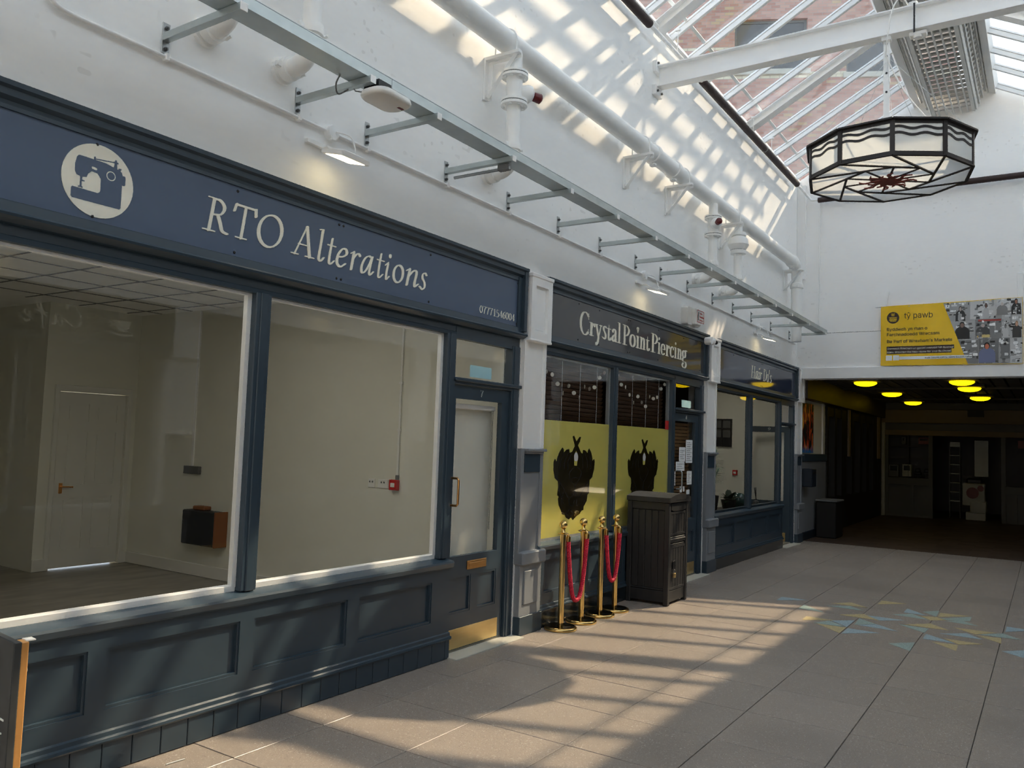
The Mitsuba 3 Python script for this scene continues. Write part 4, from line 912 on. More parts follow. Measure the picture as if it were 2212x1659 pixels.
# ================================================================ FAR SHOPS (seen reflected in the panes)
XF[0] = TURN
for n, (x0, x1, words, lab) in enumerate(((1.43, 6.07, 'thai', 'dark sign of the far shop nearest the passage'), (6.42, 10.72, 'hair', 'dark sign of the middle far shop with slanted cream lettering'), (11.08, 15.49, 'cafe', 'dark sign of the far cafe with a cream cup and script lettering'))):
    s = sign(x0, x1, lab, 'm_navy_dark', screws=False)
    if words == 'hair':
        for ch, a, b, z0, z1 in (('H', 7.535, 7.80, 2.86, 3.06), ('a', 7.81, 7.95, 2.86, 3.0), ('i', 7.97, 8.04, 2.86, 3.05), ('r', 8.06, 8.19, 2.86, 3.0), ('B', 8.40, 8.60, 2.86, 3.06), ('y', 8.61, 8.78, 2.77, 3.0), ('R', 8.93, 9.14, 2.86, 3.06), ('e', 9.15, 9.26, 2.86, 3.0), ('n', 9.28, 9.44, 2.86, 3.0), ('i', 9.47, 9.54, 2.86, 3.05)):
            put(s, ch, ROMAN, a, b, z0, z1, YL, slant=.15)
    elif words == 'thai':
        for ch, a, b, z0, z1 in (('a', 3.50, 3.66, 2.83, 2.97), ('i', 3.68, 3.75, 2.83, 3.02), ('S', 4.3, 4.5, 2.83, 3.03)):
            put(s, ch, ROMAN, a, b, z0, z1, YL, slant=.15)
    else:
        for ch, a, b, z0, z1 in (('sC', 12.25, 12.46, 2.79, 3.05), ('sa', 12.46, 12.62, 2.79, 2.93), ('sf', 12.62, 12.78, 2.74, 3.06), ('se', 12.78, 12.94, 2.79, 2.93), ('sC', 13.13, 13.34, 2.79, 3.05)):
            put(s, ch, SCRIPT, a, b, z0, z1, YL)
        cup = Polygon([(11.66, 2.95), (11.86, 2.95), (11.84, 2.87), (11.80, 2.82), (11.72, 2.82), (11.68, 2.87)])
        ring = affinity.scale(Point(11.88, 2.91).buffer(.035).difference(Point(11.88, 2.91).buffer(.022)), 1, 1)
        sau = affinity.scale(Point(11.76, 2.80).buffer(1), .15, .032).difference(affinity.scale(Point(11.76, 2.805).buffer(1), .12, .018))
        stm = [LineString([(x, 2.98), (x + .012, 3.01), (x, 3.04), (x + .01, 3.07)]).buffer(.006) for x in (11.72, 11.76, 11.80)]
        obj('cup_emblem', prof_y(unary_union([cup, ring, sau] + stm), 3.917, 3.922), 'm_letter', s)
    window(n + 4, ('far shop panes nearest the passage', 'middle far shop panes', 'far cafe panes')[n], x0, x1 - .93, [((x0 + x1 - .93) / 2 - .06, (x0 + x1 - .93) / 2 + .06), (x1 - 1.04, x1 - .93)])
    door(n + 10, x1 - .93, x1 - .13, ('dark door of the far shop nearest the passage', 'dark door of the middle far shop', 'dark door of the far cafe')[n])
    w = (x1 - .93 - x0) / 4
    riser(x0, x1 - .93, [(x0 + .08 + i * w, x0 + w - .06 + i * w) for i in range(4)], ('far stall riser nearest the passage', 'middle far stall riser', 'far cafe stall riser')[n])
    struct('wall_shop', 'dark inside of a far shop', cat(box(x0 - .2, x1 + .2, 5.6, 5.7, 0, 3.1), box(x0 - .2, x0 - .1, 4.1, 5.6, 0, 3.1), box(x1 + .1, x1 + .2, 4.1, 5.6, 0, 3.1), box(x0 - .2, x1 + .2, 4.0, 5.7, 3.05, 3.12), box(x0 - .2, x1 + .2, 4.0, 5.7, -.05, .02)), 'm_shop_grey')
for xc, l in ((1.59, 'far pilaster nearest the passage'), (6.285, 'far pilaster second from the passage'), (10.94, 'far pilaster third from the passage'), (15.7, 'far pilaster behind the camera')):
    pilaster(xc, 'white and grey ' + l)
XF[0] = None

# ================================================================ SERVICES ON THE LEFT WALL
W = 3.95
ARMX = [1.49, 2.482, 3.407, 4.033, 4.926, 5.809, 6.683, 7.558, 8.449, 9.17, 10.054, 11.004, 11.89, 12.799, 13.883, 15.067]
tr = thing('cable_tray', 'long galvanised steel cable tray on wall brackets above the shops', 'cable tray')
rail = Polygon([(3.335, 3.81), (3.49, 3.81), (3.49, 3.872), (3.487, 3.872), (3.487, 3.813), (3.338, 3.813), (3.338, 3.868), (3.350, 3.868), (3.350, 3.872), (3.335, 3.872)])
for a, b in ((0.6, 3.60), (3.603, 7.95), (7.953, 15.30)):
    obj('channel', prof_x(rail, a, b), 'm_galv', tr)
    obj('lid', box(a, b, 3.333, 3.49, 3.873, 3.877), 'm_galv', tr)
arm_m = cat(box(-.0205, .0205, 3.305, 3.945, 3.768, 3.809, .002))
plate_m = box(-.022, .022, 3.944, 3.95, 3.70, 3.87, .002)
bolt_m = cat(*[lathe([(0, 0), (.011, 0), (.011, .012), (.005, .012), (.005, .02), (0, .02)], (0, 3.944, z), 6, 'y') for z in (3.84, 3.725)])
cap_m = box(-.022, .022, 3.30, 3.306, 3.766, 3.811, .002)
for m in (arm_m, plate_m, bolt_m, cap_m):
    m.merge_vertices()
dA_, dP_, dB_, dC_ = mikit.ply(arm_m, 'm_galv'), mikit.ply(plate_m, 'm_steel'), mikit.ply(bolt_m, 'm_bolt'), mikit.ply(cap_m, 'm_white')
for x in ARMX:
    tw = {'to_world': T().translate([x, 0, 0])}
    br = obj('bracket', {**dA_, **tw}, None, tr)
    obj('wall_plate', {**dP_, **tw}, None, br); obj('bolts', {**dB_, **tw}, None, br); obj('end_cap', {**dC_, **tw}, None, br)
rod = thing('steel_rod', 'short dark steel rod clamped under a tray bracket', 'rod')
obj('bar', cyl((4.95, 3.88, 3.735), (4.95, 3.36, 3.735), .012, 10), 'm_steel', rod); obj('clamp', box(4.93, 4.975, 3.36, 3.46, 3.72, 3.768, .004), 'm_strip_grey', rod)
ap = thing('access_point', 'white rounded wireless access point hanging under the cable tray', 'access point')
apm = prof_z(rrect(-.155, .155, -.105, .105, .055), 0, .05)
sec = [(0, .88), (.008, .96), (.02, 1.0), (.04, .96), (.05, .85)]
rr = np.array(rrect(-.155, .155, -.108, .108, .08).exterior.coords[:-1])
V = np.vstack([np.c_[rr * s, np.full(len(rr), z)] for z, s in sec] + [[(0, 0, 0)], [(0, 0, .05)]]); n_ = len(rr); F = []
for i in range(len(sec) - 1):
    for j in range(n_):
        a, b, c, d = i * n_ + j, i * n_ + (j + 1) % n_, (i + 1) * n_ + (j + 1) % n_, (i + 1) * n_ + j
        F += [(a, b, c), (a, c, d)]
for j in range(n_):
    F += [(len(V) - 2, (j + 1) % n_, j), (len(V) - 1, (len(sec) - 1) * n_ + j, (len(sec) - 1) * n_ + (j + 1) % n_)]
apm = trimesh.Trimesh(V, F, process=False); apm.apply_translation((3.52, 3.30, 3.685))
obj('case', apm, 'm_plastic', ap, smooth=35); obj('badge', box(3.60, 3.645, 3.265, 3.285, 3.683, 3.686), 'm_valve_red', ap, label='small dark red badge'); obj('bracket', box(3.45, 3.56, 3.30, 3.42, 3.735, 3.81), 'm_black', ap)
obj('cable', tube([(3.40, 3.34, 3.71), (3.36, 3.40, 3.72), (3.37, 3.42, 3.74)], .004, 6), 'm_strip_grey', ap)
lc = thing('loop_cable', 'thin grey cable looping from the tray to a bracket near the access point', 'cable'); obj('cable', tube(_smooth([(3.30, 3.47, 3.81), (3.30, 3.50, 3.76), (3.34, 3.52, 3.72), (3.40, 3.50, 3.765)]), .005, 6), 'm_strip_grey', lc)

co = thing('wall_conduit', 'thin white electrical conduit running along the wall below the cable tray', 'conduit')
obj('pipe', tube(_smooth([(1.86, 3.93, 4.3), (1.86, 3.93, 3.80), (1.88, 3.93, 3.71), (1.96, 3.93, 3.678), (2.2, 3.93, 3.676)]).tolist() + [(15.45, 3.93, 3.676), (15.5, 3.94, 3.676)], .0125, 10), 'm_white', co, smooth=40)
for x in ARMX[1:]:
    obj('saddle', cat(box(x - .012, x + .012, 3.912, 3.95, 3.655, 3.697, .004)), 'm_white', co)


def floodlight(x, label):
    f = thing('floodlight', label, 'light', 'warm white floodlights above the shops')
    c = np.array([x, 3.74, 3.455])
    R_ = trimesh.transformations.rotation_matrix(math.radians(14), (1, 0, 0))
    def pl(m):
        m = m.copy(); m.apply_transform(R_); m.apply_translation(c); return m
    obj('housing', pl(cat(prof_z(rrect(-.13, .13, -.10, .10, .02), -.004, .022), box(-.09, .09, -.07, .07, .022, .04, .006))), 'm_white', f)
    lens = prof_z(rrect(-.108, .108, -.078, .078, .015), -.006, -.0045)
    k = obj('lens', pl(lens), 'm_white', f)
    scene[k]['emitter'] = {'type': 'area', 'radiance': rgb((0.40, 0.33, 0.19))}
    obj('yoke', cat(box(x - .16, x + .02, 3.92, 3.95, 3.545, 3.575, .003), tube([(x - .02, 3.925, 3.55), (x - .05, 3.85, 3.535), (x - .03, 3.80, 3.50)], .010, 6)), 'm_white', f)
    obj('junction_box', cat(lathe([(0, 0), (.052, 0), (.052, .03), (.045, .045), (0, .05)], (x + .05, 3.95, 3.676), 20, 'y'), box(x + .03, x + .07, 3.90, 3.95, 3.62, 3.66, .004)), 'm_white', f)
    obj('flex', tube(_smooth([(x + .06, 3.90, 3.68), (x + .13, 3.84, 3.66), (x + .14, 3.80, 3.58), (x + .11, 3.76, 3.48)]), .005, 6), 'm_white', f)
    return f


floodlight(3.64, 'white floodlight shining on the wall above the long navy sign')
floodlight(8.62, 'white floodlight shining on the wall above the charcoal sign')
floodlight(13.1, 'white floodlight shining on the wall above the furthest sign')
XF[0] = TURN
floodlight(3.8, 'far floodlight above the sign nearest the passage'); floodlight(8.64, 'far floodlight above the middle sign'); floodlight(13.2, 'far floodlight above the cafe sign')
XF[0] = None

al = thing('alarm_box', 'white alarm box with a red printed label above the charcoal sign', 'alarm')
obj('case', cat(prof_y(rrect(9.87, 10.30, 3.27, 3.50, .03), 3.86, 3.95), box(10.02, 10.2, 3.80, 3.87, 3.275, 3.49, .012)), 'm_plastic', al)
obj('foot', box(9.98, 10.2, 3.88, 3.95, 3.235, 3.28, .004), 'm_white', al)
lb = obj('label_plate', cat(*[prof_y(rrect(10.04, 10.29, 3.315, 3.475, .01).difference(rrect(10.047, 10.283, 3.322, 3.468, .008)), 3.796, 3.798)]), 'm_red', al)
obj('label_face', box(10.04, 10.29, 3.798, 3.8005, 3.315, 3.475), 'm_plastic', al)
for i, t_ in enumerate(('Crime', 'Prevention', 'Service')):
    text_on(al, t_, 10.125, 3.425 - i * .044, .026, (.10, .145, .12)[i], front(3.797), 'm_red')
obj('figure', prof_y(unary_union([Point(10.088, 3.445).buffer(.009), LineString([(10.085, 3.43), (10.078, 3.39)]).buffer(.009), LineString([(10.078, 3.39), (10.07, 3.335)]).buffer(.004), LineString([(10.08, 3.39), (10.088, 3.34)]).buffer(.004), LineString([(10.085, 3.425), (10.065, 3.39)]).buffer(.004)]), 3.796, 3.798), 'm_black', al)
cv = thing('security_camera', 'white dome security camera on the corner of the charcoal sign', 'camera')
obj('body', cat(lathe([(0, 0), (.05, 0), (.055, .05), (.05, .09), (0, .09)], (10.53, 3.86, 3.125), 18, 'y')), 'm_white', cv, smooth=40)
obj('eyeball', sphere((10.60, 3.785, 3.12), .045, 2), 'm_white', cv, smooth=True); obj('lens', lathe([(0, 0), (.026, 0), (.026, .02), (0, .02)], (10.635, 3.755, 3.112), 12, 'x'), 'm_black', cv)

# ---- white water pipes
pp = thing('water_main', 'thick white pipe running along the left wall on triangular brackets', 'pipe')
PYc, PZc, PR = 3.745, 5.005, 0.095
path = [(0.3, PYc, PZc), (14.55, PYc, PZc)] + [tuple(v) for v in arc((14.55, PYc, PZc - .22), .22, 90, 0, ((1, 0, 0), (0, 0, 1)), 9)[1:]] + [(14.77, PYc, 3.9)]
obj('pipe', tube(path, PR, 28), 'm_pipe', pp, smooth=50)
for x in (1.6, 5.40, 8.09, 9.28, 11.24, 14.66):
    b = obj('bracket', cat(box(x - .025, x + .025, 3.60, 3.95, 4.875, 4.905, .003), box(x + .018, x + .025, 3.60, 3.95, 4.845, 4.905), box(x - .025, x + .025, 3.93, 3.95, 4.54, 4.9, .003),
                             box(x + .018, x + .025, 3.885, 3.95, 4.54, 4.9), tube([(x, 3.915, 4.56), (x, 3.64, 4.885)], .02, 4)), 'm_white', pp)
    ub = [(x, PYc - .105, 4.86), (x, PYc - .105, PZc)] + [tuple(v) for v in arc((x, PYc, PZc), .105, 180, 0, ((0, 1, 0), (0, 0, 1)), 11)] + [(x, PYc + .105, PZc), (x, PYc + .105, 4.86)]
    obj('u_bolt', tube(ub, .007, 6), 'm_white', b)
for x in (8.42, 9.02, 14.42):
    cl = lathe([(.094, -.05), (.108, -.045), (.112, -.02), (.112, .02), (.108, .045), (.094, .05)], (x, PYc, PZc), 28, 'x')
    obj('coupling', cat(cl, box(x - .02, x + .02, PYc - .03, PYc + .03, PZc + .10, PZc + .135, .006), box(x - .03, x + .03, PYc - .035, PYc + .035, PZc - .14, PZc - .10, .008), cyl((x - .05, PYc, PZc - .12), (x + .05, PYc, PZc - .12), .012, 8)), 'm_pipe', pp, smooth=40)


def riser_pipe(x, label, y=3.70, z_top=4.92, elbow=3.925, r=.058, valve=None, handle_dir=None, clamp=True):
    g = thing('riser_pipe', label, 'pipe')
    zt = z_top
    path = [(x, y, zt), (x, y, elbow + .13)] + [tuple(v) for v in arc((x, y + .13, elbow + .13), .13, 180, 270, ((0, 1, 0), (0, 0, 1)), 8)[1:]] + [(x, 3.96, elbow)]
    obj('pipe', tube(path, r, 20), 'm_pipe', g, smooth=50)
    for (cx_, cy_, cz_, axn) in ((x, y, elbow + .20, 'z'), (x, 3.88, elbow, 'y')):
        c_ = lathe([(r - .002, -.035), (r + .014, -.03), (r + .018, 0), (r + .014, .03), (r - .002, .035)], (cx_, cy_, cz_), 20, axn)
        lug = [box(cx_ - r - .045, cx_ - r, cy_ - .015, cy_ + .015, cz_ - .02, cz_ + .02, .006), box(cx_ + r, cx_ + r + .045, cy_ - .015, cy_ + .015, cz_ - .02, cz_ + .02, .006), cyl((cx_ + r + .03, cy_ - .05, cz_ - .01), (cx_ + r + .03, cy_ + .03, cz_ - .01), .009, 6)]
        obj('coupling', cat(c_, *lug), 'm_pipe', g, smooth=40)
    obj('wall_collar', lathe([(r, 0), (r + .03, 0), (r + .025, .03), (r, .045)], (x, 3.955, elbow), 20, 'y'), 'm_pipe', g)
    if valve:
        zt_, zb_ = valve
        zm = (zt_ + zb_) / 2
        body = lathe([(0, zb_), (.112, zb_), (.112, zb_ + .022), (.108, zb_ + .024), (.108, zb_ + .030), (.112, zb_ + .032), (.112, zb_ + .052), (.07, zb_ + .06), (.066, zb_ + .10), (.075, zm), (.066, zt_ - .09), (.07, zt_ - .05), (.112, zt_ - .048), (.112, zt_ - .028), (.108, zt_ - .026), (.108, zt_ - .02), (.112, zt_ - .018), (.112, zt_), (0.06, zt_ + .01), (.06, zt_ + .09)], (x, y, 0), 28)
        v = obj('valve', body, 'm_pipe', g, smooth=35, label='white flanged valve')
        gk = cat(lathe([(.1085, zb_ + .023), (.1095, zb_ + .027), (.1085, zb_ + .031)], (x, y, 0), 28), lathe([(.1085, zt_ - .027), (.1095, zt_ - .023), (.1085, zt_ - .019)], (x, y, 0), 28))
        obj('gasket', gk, 'm_strip_grey', v)
        bts = []
        for i in range(8):
            a = i * math.pi / 4 + .3
            for z in (zb_ - .012, zt_ - .06):
                bts.append(lathe([(0, 0), (.013, 0), (.013, .012), (0, .012)], (x + .09 * math.cos(a), y + .09 * math.sin(a), z), 6))
        obj('flange_bolts', cat(*bts), 'm_pipe', v)
        d = np.array(handle_dir, float); d /= np.linalg.norm(d)
        c0 = np.array([x, y, zm]); bon = tube([c0 + d * t for t in (.02, .07, .10, .14, .165, .17)], [.05, .06, .075, .075, .05, .03], 18)
        obj('bonnet', bon, 'm_pipe', v, smooth=40)
        cp_ = tube([c0 + d * t for t in (.165, .18, .24, .255)], [.018, .038, .042, .02], 16)
        obj('cap', cp_, 'm_valve_red', v, smooth=40, label='dark red valve cap')
    return g


riser_pipe(2.72, 'white riser pipe entering the wall behind the nearest cable tray bracket', y=3.72, z_top=4.92)
riser_pipe(3.27, 'white riser pipe second from the left, ending in an elbow above the floodlight')
riser_pipe(5.48, 'white riser pipe with a flanged valve and a round red cap facing along the arcade', valve=(4.76, 4.47), handle_dir=(.8, -.55, -.15))
riser_pipe(10.30, 'white riser pipe whose valve has a red cap facing the camera', valve=(4.76, 4.48), handle_dir=(-.75, -.6, .05))
g3 = riser_pipe(11.35, 'white riser pipe with a round bellied valve, furthest of the three with valves')
obj('valve', cat(lathe([(0, 4.47), (.11, 4.47), (.11, 4.52), (.105, 4.525), (.15, 4.60), (.135, 4.68), (.075, 4.73), (.11, 4.735), (.11, 4.775), (.06, 4.78), (.055, 4.9)], (11.35, 3.70, 0), 28)), 'm_pipe', g3, smooth=35, label='white round bellied check valve')
obj('gasket', lathe([(.1085, 4.518), (.1115, 4.522), (.1065, 4.526)], (11.35, 3.70, 0), 28), 'm_strip_grey', g3)
vp = thing('corner_riser', 'white riser pipe in the far left corner below the pipe elbow', 'pipe')
obj('coupling', cat(lathe([(.093, -.05), (.115, -.04), (.118, 0), (.115, .04), (.093, .05)], (14.77, PYc, 4.62), 24), box(14.65, 14.98, PYc - .05, PYc - .03, 4.60, 4.62), lathe([(.093, -.05), (.115, -.04), (.118, 0), (.115, .04), (.093, .05)], (14.77, PYc, 3.93), 24)), 'm_pipe', vp, smooth=40)
obj('pipe', cyl((14.77, PYc, 3.62), (14.77, PYc, 3.9), .09, 24), 'm_pipe', vp, smooth=40)

# ---- lagged pipe under the eaves
lp = thing('lagged_pipe', 'thin pipe under the left eaves with dark brown lagging in two lengths', 'pipe')
obj('pipe', tube([(2.0, 3.80, 6.53), (15.42, 3.80, 6.53), (15.50, 3.78, 6.50), (15.50, 3.68, 6.37), (15.50, 3.5, 6.355), (15.50, -1.2, 6.34)], .024, 12), 'm_white', lp, smooth=40)
for a, b in (((2.0, 3.80, 6.53), (8.36, 3.80, 6.53)), ((10.05, 3.80, 6.53), (14.94, 3.80, 6.53)), ((15.50, 3.56, 6.356), (15.50, -1.2, 6.342))):
    a, b = np.array(a), np.array(b)
    obj('lagging', tube([a, a + (b - a) * .001, a + (b - a) * .5, b - (b - a) * .001, b], [.044, .05, .051, .05, .044], 16), 'm_lag', lp, smooth=40)
for x in (9.2, 12.3, 13.3):
    obj('hanger', cat(cyl((x, 3.80, 6.55), (x, 3.80, 6.84), .006, 6), box(x - .02, x + .02, 3.77, 3.83, 6.83, 6.85)), 'm_white', lp)
for x in (12.9,):
    obj('band', lathe([(.0515, -.006), (.054, 0), (.0515, .006)], (x, 3.80, 6.53), 16, 'x'), 'm_alu', lp)

# ================================================================ THE HANGING LANTERN
la = thing('hanging_lantern', 'large ten sided brown framed lantern of white glass hanging from the tie beam', 'lantern')
LC, LR, ZB, ZT = np.array([8.90, 1.36]), 0.775, 4.49, 4.83
th = [math.radians(11.5 + 36 * k) for k in range(10)]
O = [LC + LR * np.array([math.cos(a), math.sin(a)]) for a in th]
OT = [LC + (LR + .02) * np.array([math.cos(a), math.sin(a)]) for a in th]


def bar3(p, q, w, h):
    p, q = np.array(p, float), np.array(q, float); d = q - p; L = np.linalg.norm(d); d /= L
    s = np.cross(d, (0, 0, 1.0)); s = s / np.linalg.norm(s) if np.linalg.norm(s) > 1e-6 else np.array([1.0, 0, 0]); u = np.cross(s, d)
    m = trimesh.creation.box((L, w, h)); M = np.eye(4); M[:3, 0], M[:3, 1], M[:3, 2], M[:3, 3] = d, s, u, (p + q) / 2
    m.apply_transform(M); return m


for k in range(10):
    p, q = O[k], O[(k + 1) % 10]; pt, qt = OT[k], OT[(k + 1) % 10]
    out = ((p + q) / 2 - LC); out /= np.linalg.norm(out)
    V = [(*p, ZB + .01), (*q, ZB + .01), (*q, ZT - .01), (*p, ZT - .01)]
    obj('side_pane', trimesh.Trimesh(V, [(0, 1, 2), (0, 2, 3)], process=False), 'm_lamp_pane', la)
    obj('post', bar3((*(p + (p - LC) * .004), ZB), (*(p + (p - LC) * .004), ZT), .042, .012) if False else cat(box(-.022, .022, -.008, .008, ZB, ZT)).apply_transform(trimesh.transformations.translation_matrix((p[0], p[1], 0)) @ trimesh.transformations.rotation_matrix(th[k] + math.pi / 2, (0, 0, 1))), 'm_lamp_frame', la)
    obj('top_rim', cat(bar3((*pt, ZT + .004), (*qt, ZT + .004), .05, .016), bar3((*p, ZT - .016), (*q, ZT - .016), .012, .036)), 'm_lamp_frame', la)
    obj('bottom_rim', cat(bar3((*p, ZB + .018), (*q, ZB + .018), .014, .04), bar3((*p, ZB), (*q, ZB), .03, .01)), 'm_lamp_frame', la)
    for zw in (ZT - .075, ZT - .135):
        ts = np.linspace(0.02, .98, 25)
        top = [(t, zw + .0125 + .011 * math.sin(t * 4 * math.pi)) for t in ts]; bot = [(t, zw - .0125 + .011 * math.sin(t * 4 * math.pi)) for t in ts]
        V, F = [], []
        for (t, z1), (_, z0) in zip(top, bot):
            for o in (.004, .010):
                b = p + (q - p) * t + out * o; V += [(*b, z0), (*b, z1)]
        for i in range(len(ts) - 1):
            a = 4 * i
            for (u, v) in ((0, 1), (3, 2), (2, 0), (1, 3)):
                F += [(a + u, a + v, a + 4 + v), (a + u, a + 4 + v, a + 4 + u)]
        obj('wavy_bar', trimesh.Trimesh(V, F, process=False), 'm_lamp_frame', la)
rho = .52 * LR
phi = [a + math.acos(rho / LR) for a in th]
I = [LC + rho / math.cos(math.radians(18)) * np.array([math.cos(a + math.radians(18)), math.sin(a + math.radians(18))]) for a in phi]
zb = ZB + .004


def flat(poly):
    V = [(*v, zb) for v in poly]
    return trimesh.Trimesh(V, [(0, i, i + 1) for i in range(1, len(V) - 1)], process=False)


for k in range(10):
    obj('bottom_pane', flat([O[k], O[(k + 1) % 10], I[k], I[k - 1]]), 'm_lamp_pane', la)
    obj('bottom_pane', flat([LC, I[k - 1], I[k]]), 'm_lamp_pane', la)
    obj('chord_bar', bar3((*O[k], ZB - .004), (*I[k], ZB - .004), .022, .012), 'm_lamp_frame', la)
    if k % 1 == 0:
        obj('spoke_bar', bar3((*LC, ZB - .003), (*I[k], ZB - .003), .018, .010), 'm_lamp_frame', la)
star = []
for k in range(16):
    a0 = k * math.pi / 8
    L_ = .27 if k % 2 else .19
    line = [(t * L_ * math.cos(a0 + .25 * math.sin(t * 6)), t * L_ * math.sin(a0 + .25 * math.sin(t * 6))) for t in np.linspace(.1, 1, 8)]
    star.append(unary_union([LineString(line[i:i + 2]).buffer(.022 * (1 - i / 7.5)) for i in range(7)]))
star = unary_union(star + [Point(0, 0).buffer(.085)])
obj('star', prof_z(affinity.translate(star, *LC), ZB - .022, ZB - .010), 'm_star', la, label='red brown sun shaped star')
hg = obj('hanger_strap', cat(box(8.893, 8.907, 1.345, 1.405, 4.83, 5.99, .002), box(8.893, 8.91, 1.34, 1.41, 5.52, 5.56), box(8.893, 8.91, 1.34, 1.41, 5.0, 5.03)), 'm_white', la, label='white perforated hanging strap')
obj('holes', cat(*[cyl((8.889, 1.375, z), (8.911, 1.375, z), .011, 10) for z in (5.93, 5.80, 5.62, 5.42, 5.10, 4.90)]), 'm_black', hg)
obj('fixing', box(8.86, 8.94, 1.33, 1.42, 5.96, 6.0), 'm_white', hg)
obj('cross_bar', cat(bar3((*O[2], ZT), (*O[7], ZT), .03, .02)), 'm_lamp_frame', la)
for i, (k, t) in enumerate(((1, 5.75), (3, 5.75), (5, 5.75), (7, 5.8), (9, 5.78))):
    obj('stay_wire', cyl((8.9, 1.37, t), (*O[k], ZT), .0022, 5), 'm_alu', la)
wc = thing('white_cable', 'white flex looping over the tie beam and down to the lantern', 'cable')
obj('flex', tube(_smooth([(8.88, 1.16, 6.27), (8.80, 1.22, 6.34), (8.79, 1.30, 6.25), (8.79, 1.345, 6.0), (8.84, 1.37, 5.85), (8.88, 1.36, 5.75), (8.9, 1.18, 5.35), (8.9, .85, 4.86)]), .007, 7), 'm_plastic', wc, smooth=40)
obj('plug', box(8.85, 8.93, 1.08, 1.17, 6.262, 6.31, .015), 'm_plastic', wc)
sd_ = thing('smoke_detector', 'small yellowed detector box strapped under the tie beam', 'detector')
obj('box', box(8.86, 8.95, 1.0, 1.16, 5.945, 5.985, .006), 'm_plastic', sd_); obj('sensor', lathe([(0, 0), (.04, .005), (.05, .03), (0, .03)], (8.9, 1.08, 5.92), 16), 'm_plastic', sd_)
obj('strap', cat(box(8.822, 8.828, 1.10, 1.115, 5.96, 6.262), box(8.972, 8.978, 1.10, 1.115, 5.96, 6.262), box(8.822, 8.978, 1.10, 1.115, 6.262, 6.268)), 'm_black', sd_, label='black strap')

# ================================================================ BARRIER POSTS, ROPES, CABINET
SX = [6.595, 6.985, 7.37, 7.70]
SYY = 3.735
where = ('leftmost', 'second from the left', 'third from the left', 'rightmost, beside the black cabinet')
for x, wd in zip(SX, where):
    s = thing('barrier_post', f'polished brass barrier post with a ball top, {wd}', 'barrier post', 'brass barrier posts in front of the piercing shop')
    obj('base', lathe([(0, 0), (.148, 0), (.15, .006), (.15, .018), (.144, .026), (.13, .031), (.03, .036), (0, .036)], (x, SYY, 0.001), 40), 'm_gold', s, smooth=40)
    obj('base_top', lathe([(.03, .0375), (.128, .0325)], (x, SYY, 0.001), 40), 'm_gold_dark', s)
    obj('pole', lathe([(0, .03), (.026, .03), (.026, .855), (0, .855)], (x, SYY, 0), 24), 'm_gold', s, smooth=40)
    obj('collar', lathe([(0, .853), (.05, .855), (.052, .861), (.026, .872), (.016, .89), (.015, .905), (.022, .912)], (x, SYY, 0), 28), 'm_gold', s, smooth=35)
    obj('ball', sphere((x, SYY, .943), .037, 3), 'm_gold', s, smooth=True)


def rope(xa, xb, zlow, label):
    r = thing('barrier_rope', label, 'rope')
    a, b = np.array([xa + .045, SYY - .03, .80]), np.array([xb - .015, SYY - .05, .80])
    ts = np.linspace(-1, 1, 120)
    base = np.array([(a + b) / 2 + (b - a) / 2 * (np.sign(t) * abs(t) ** .8) for t in ts])
    base[:, 2] = zlow + (.80 - zlow) * np.abs(ts) ** 2.1
    L = np.r_[0, np.cumsum(np.linalg.norm(np.diff(base, axis=0), axis=1))]
    m = int(L[-1] / .008); u = np.linspace(0, L[-1], m); P = np.stack([np.interp(u, L, base[:, i]) for i in range(3)], 1)
    tt = np.gradient(P, axis=0); tt /= np.linalg.norm(tt, axis=1, keepdims=True)
    n1 = np.cross(tt, (0, 1.0, 0)); n1 /= np.linalg.norm(n1, axis=1, keepdims=True); n2 = np.cross(tt, n1)
    for k in range(3):
        w = u / .055 * 2 * np.pi + k * 2 * np.pi / 3
        obj('strand', tube(P + .0105 * (np.cos(w)[:, None] * n1 + np.sin(w)[:, None] * n2), .0115, 7), 'm_rope', r, smooth=50)
    for e in (a, b):
        obj('brass_hook', cat(cyl(e - (0, 0, .012), e + (0, 0, .035), .021, 14), sphere(e + (0, 0, .04), .013, 1), tube([e + (0, 0, .05), e + (0, .01, .065), e + (0, .028, .058)], .006, 6)), 'm_gold', r, smooth=40, label='brass end hook')


rope(SX[0], SX[1], .235, 'red twisted rope sagging between the two left barrier posts')
rope(SX[2], SX[3], .325, 'red twisted rope sagging between the two right barrier posts')

cb = thing('parcel_cabinet', 'tall black panelled outdoor cabinet standing beside the barrier posts', 'cabinet')
bx0, bx1, by0, by1 = 8.27, 8.82, 3.395, 3.885
H_ = 1.09
obj('body', cat(box(bx0 + .03, bx1 - .03, by0 + .03, by1 - .02, .03, H_ - .01), *[box(x, x + .055, y, y + .055, 0, H_, .006) for x in (bx0, bx1 - .055) for y in (by0, by1 - .055)],
                box(bx0 + .01, bx1 - .01, by0 + .012, by0 + .04, .03, .15, .005), box(bx0 + .05, bx1 - .05, by0 + .01, by0 + .04, .655, .72, .006), box(bx0 + .05, bx1 - .05, by0 + .004, by0 + .03, .675, .70, .006), box(bx0 + .05, bx1 - .05, by0 + .016, by0 + .04, .625, .645, .005), box(bx0 + .05, bx1 - .05, by0 + .016, by0 + .04, .72, .738, .005),
                box(bx0 + .012, bx0 + .04, by0 + .04, by1 - .04, .03, .15, .005), box(bx0 + .012, bx0 + .04, by0 + .04, by1 - .04, .155, .17, .005), box(bx0 + .012, bx0 + .04, by0 + .04, by1 - .04, 1.005, H_, .005)), 'm_bin', cb)
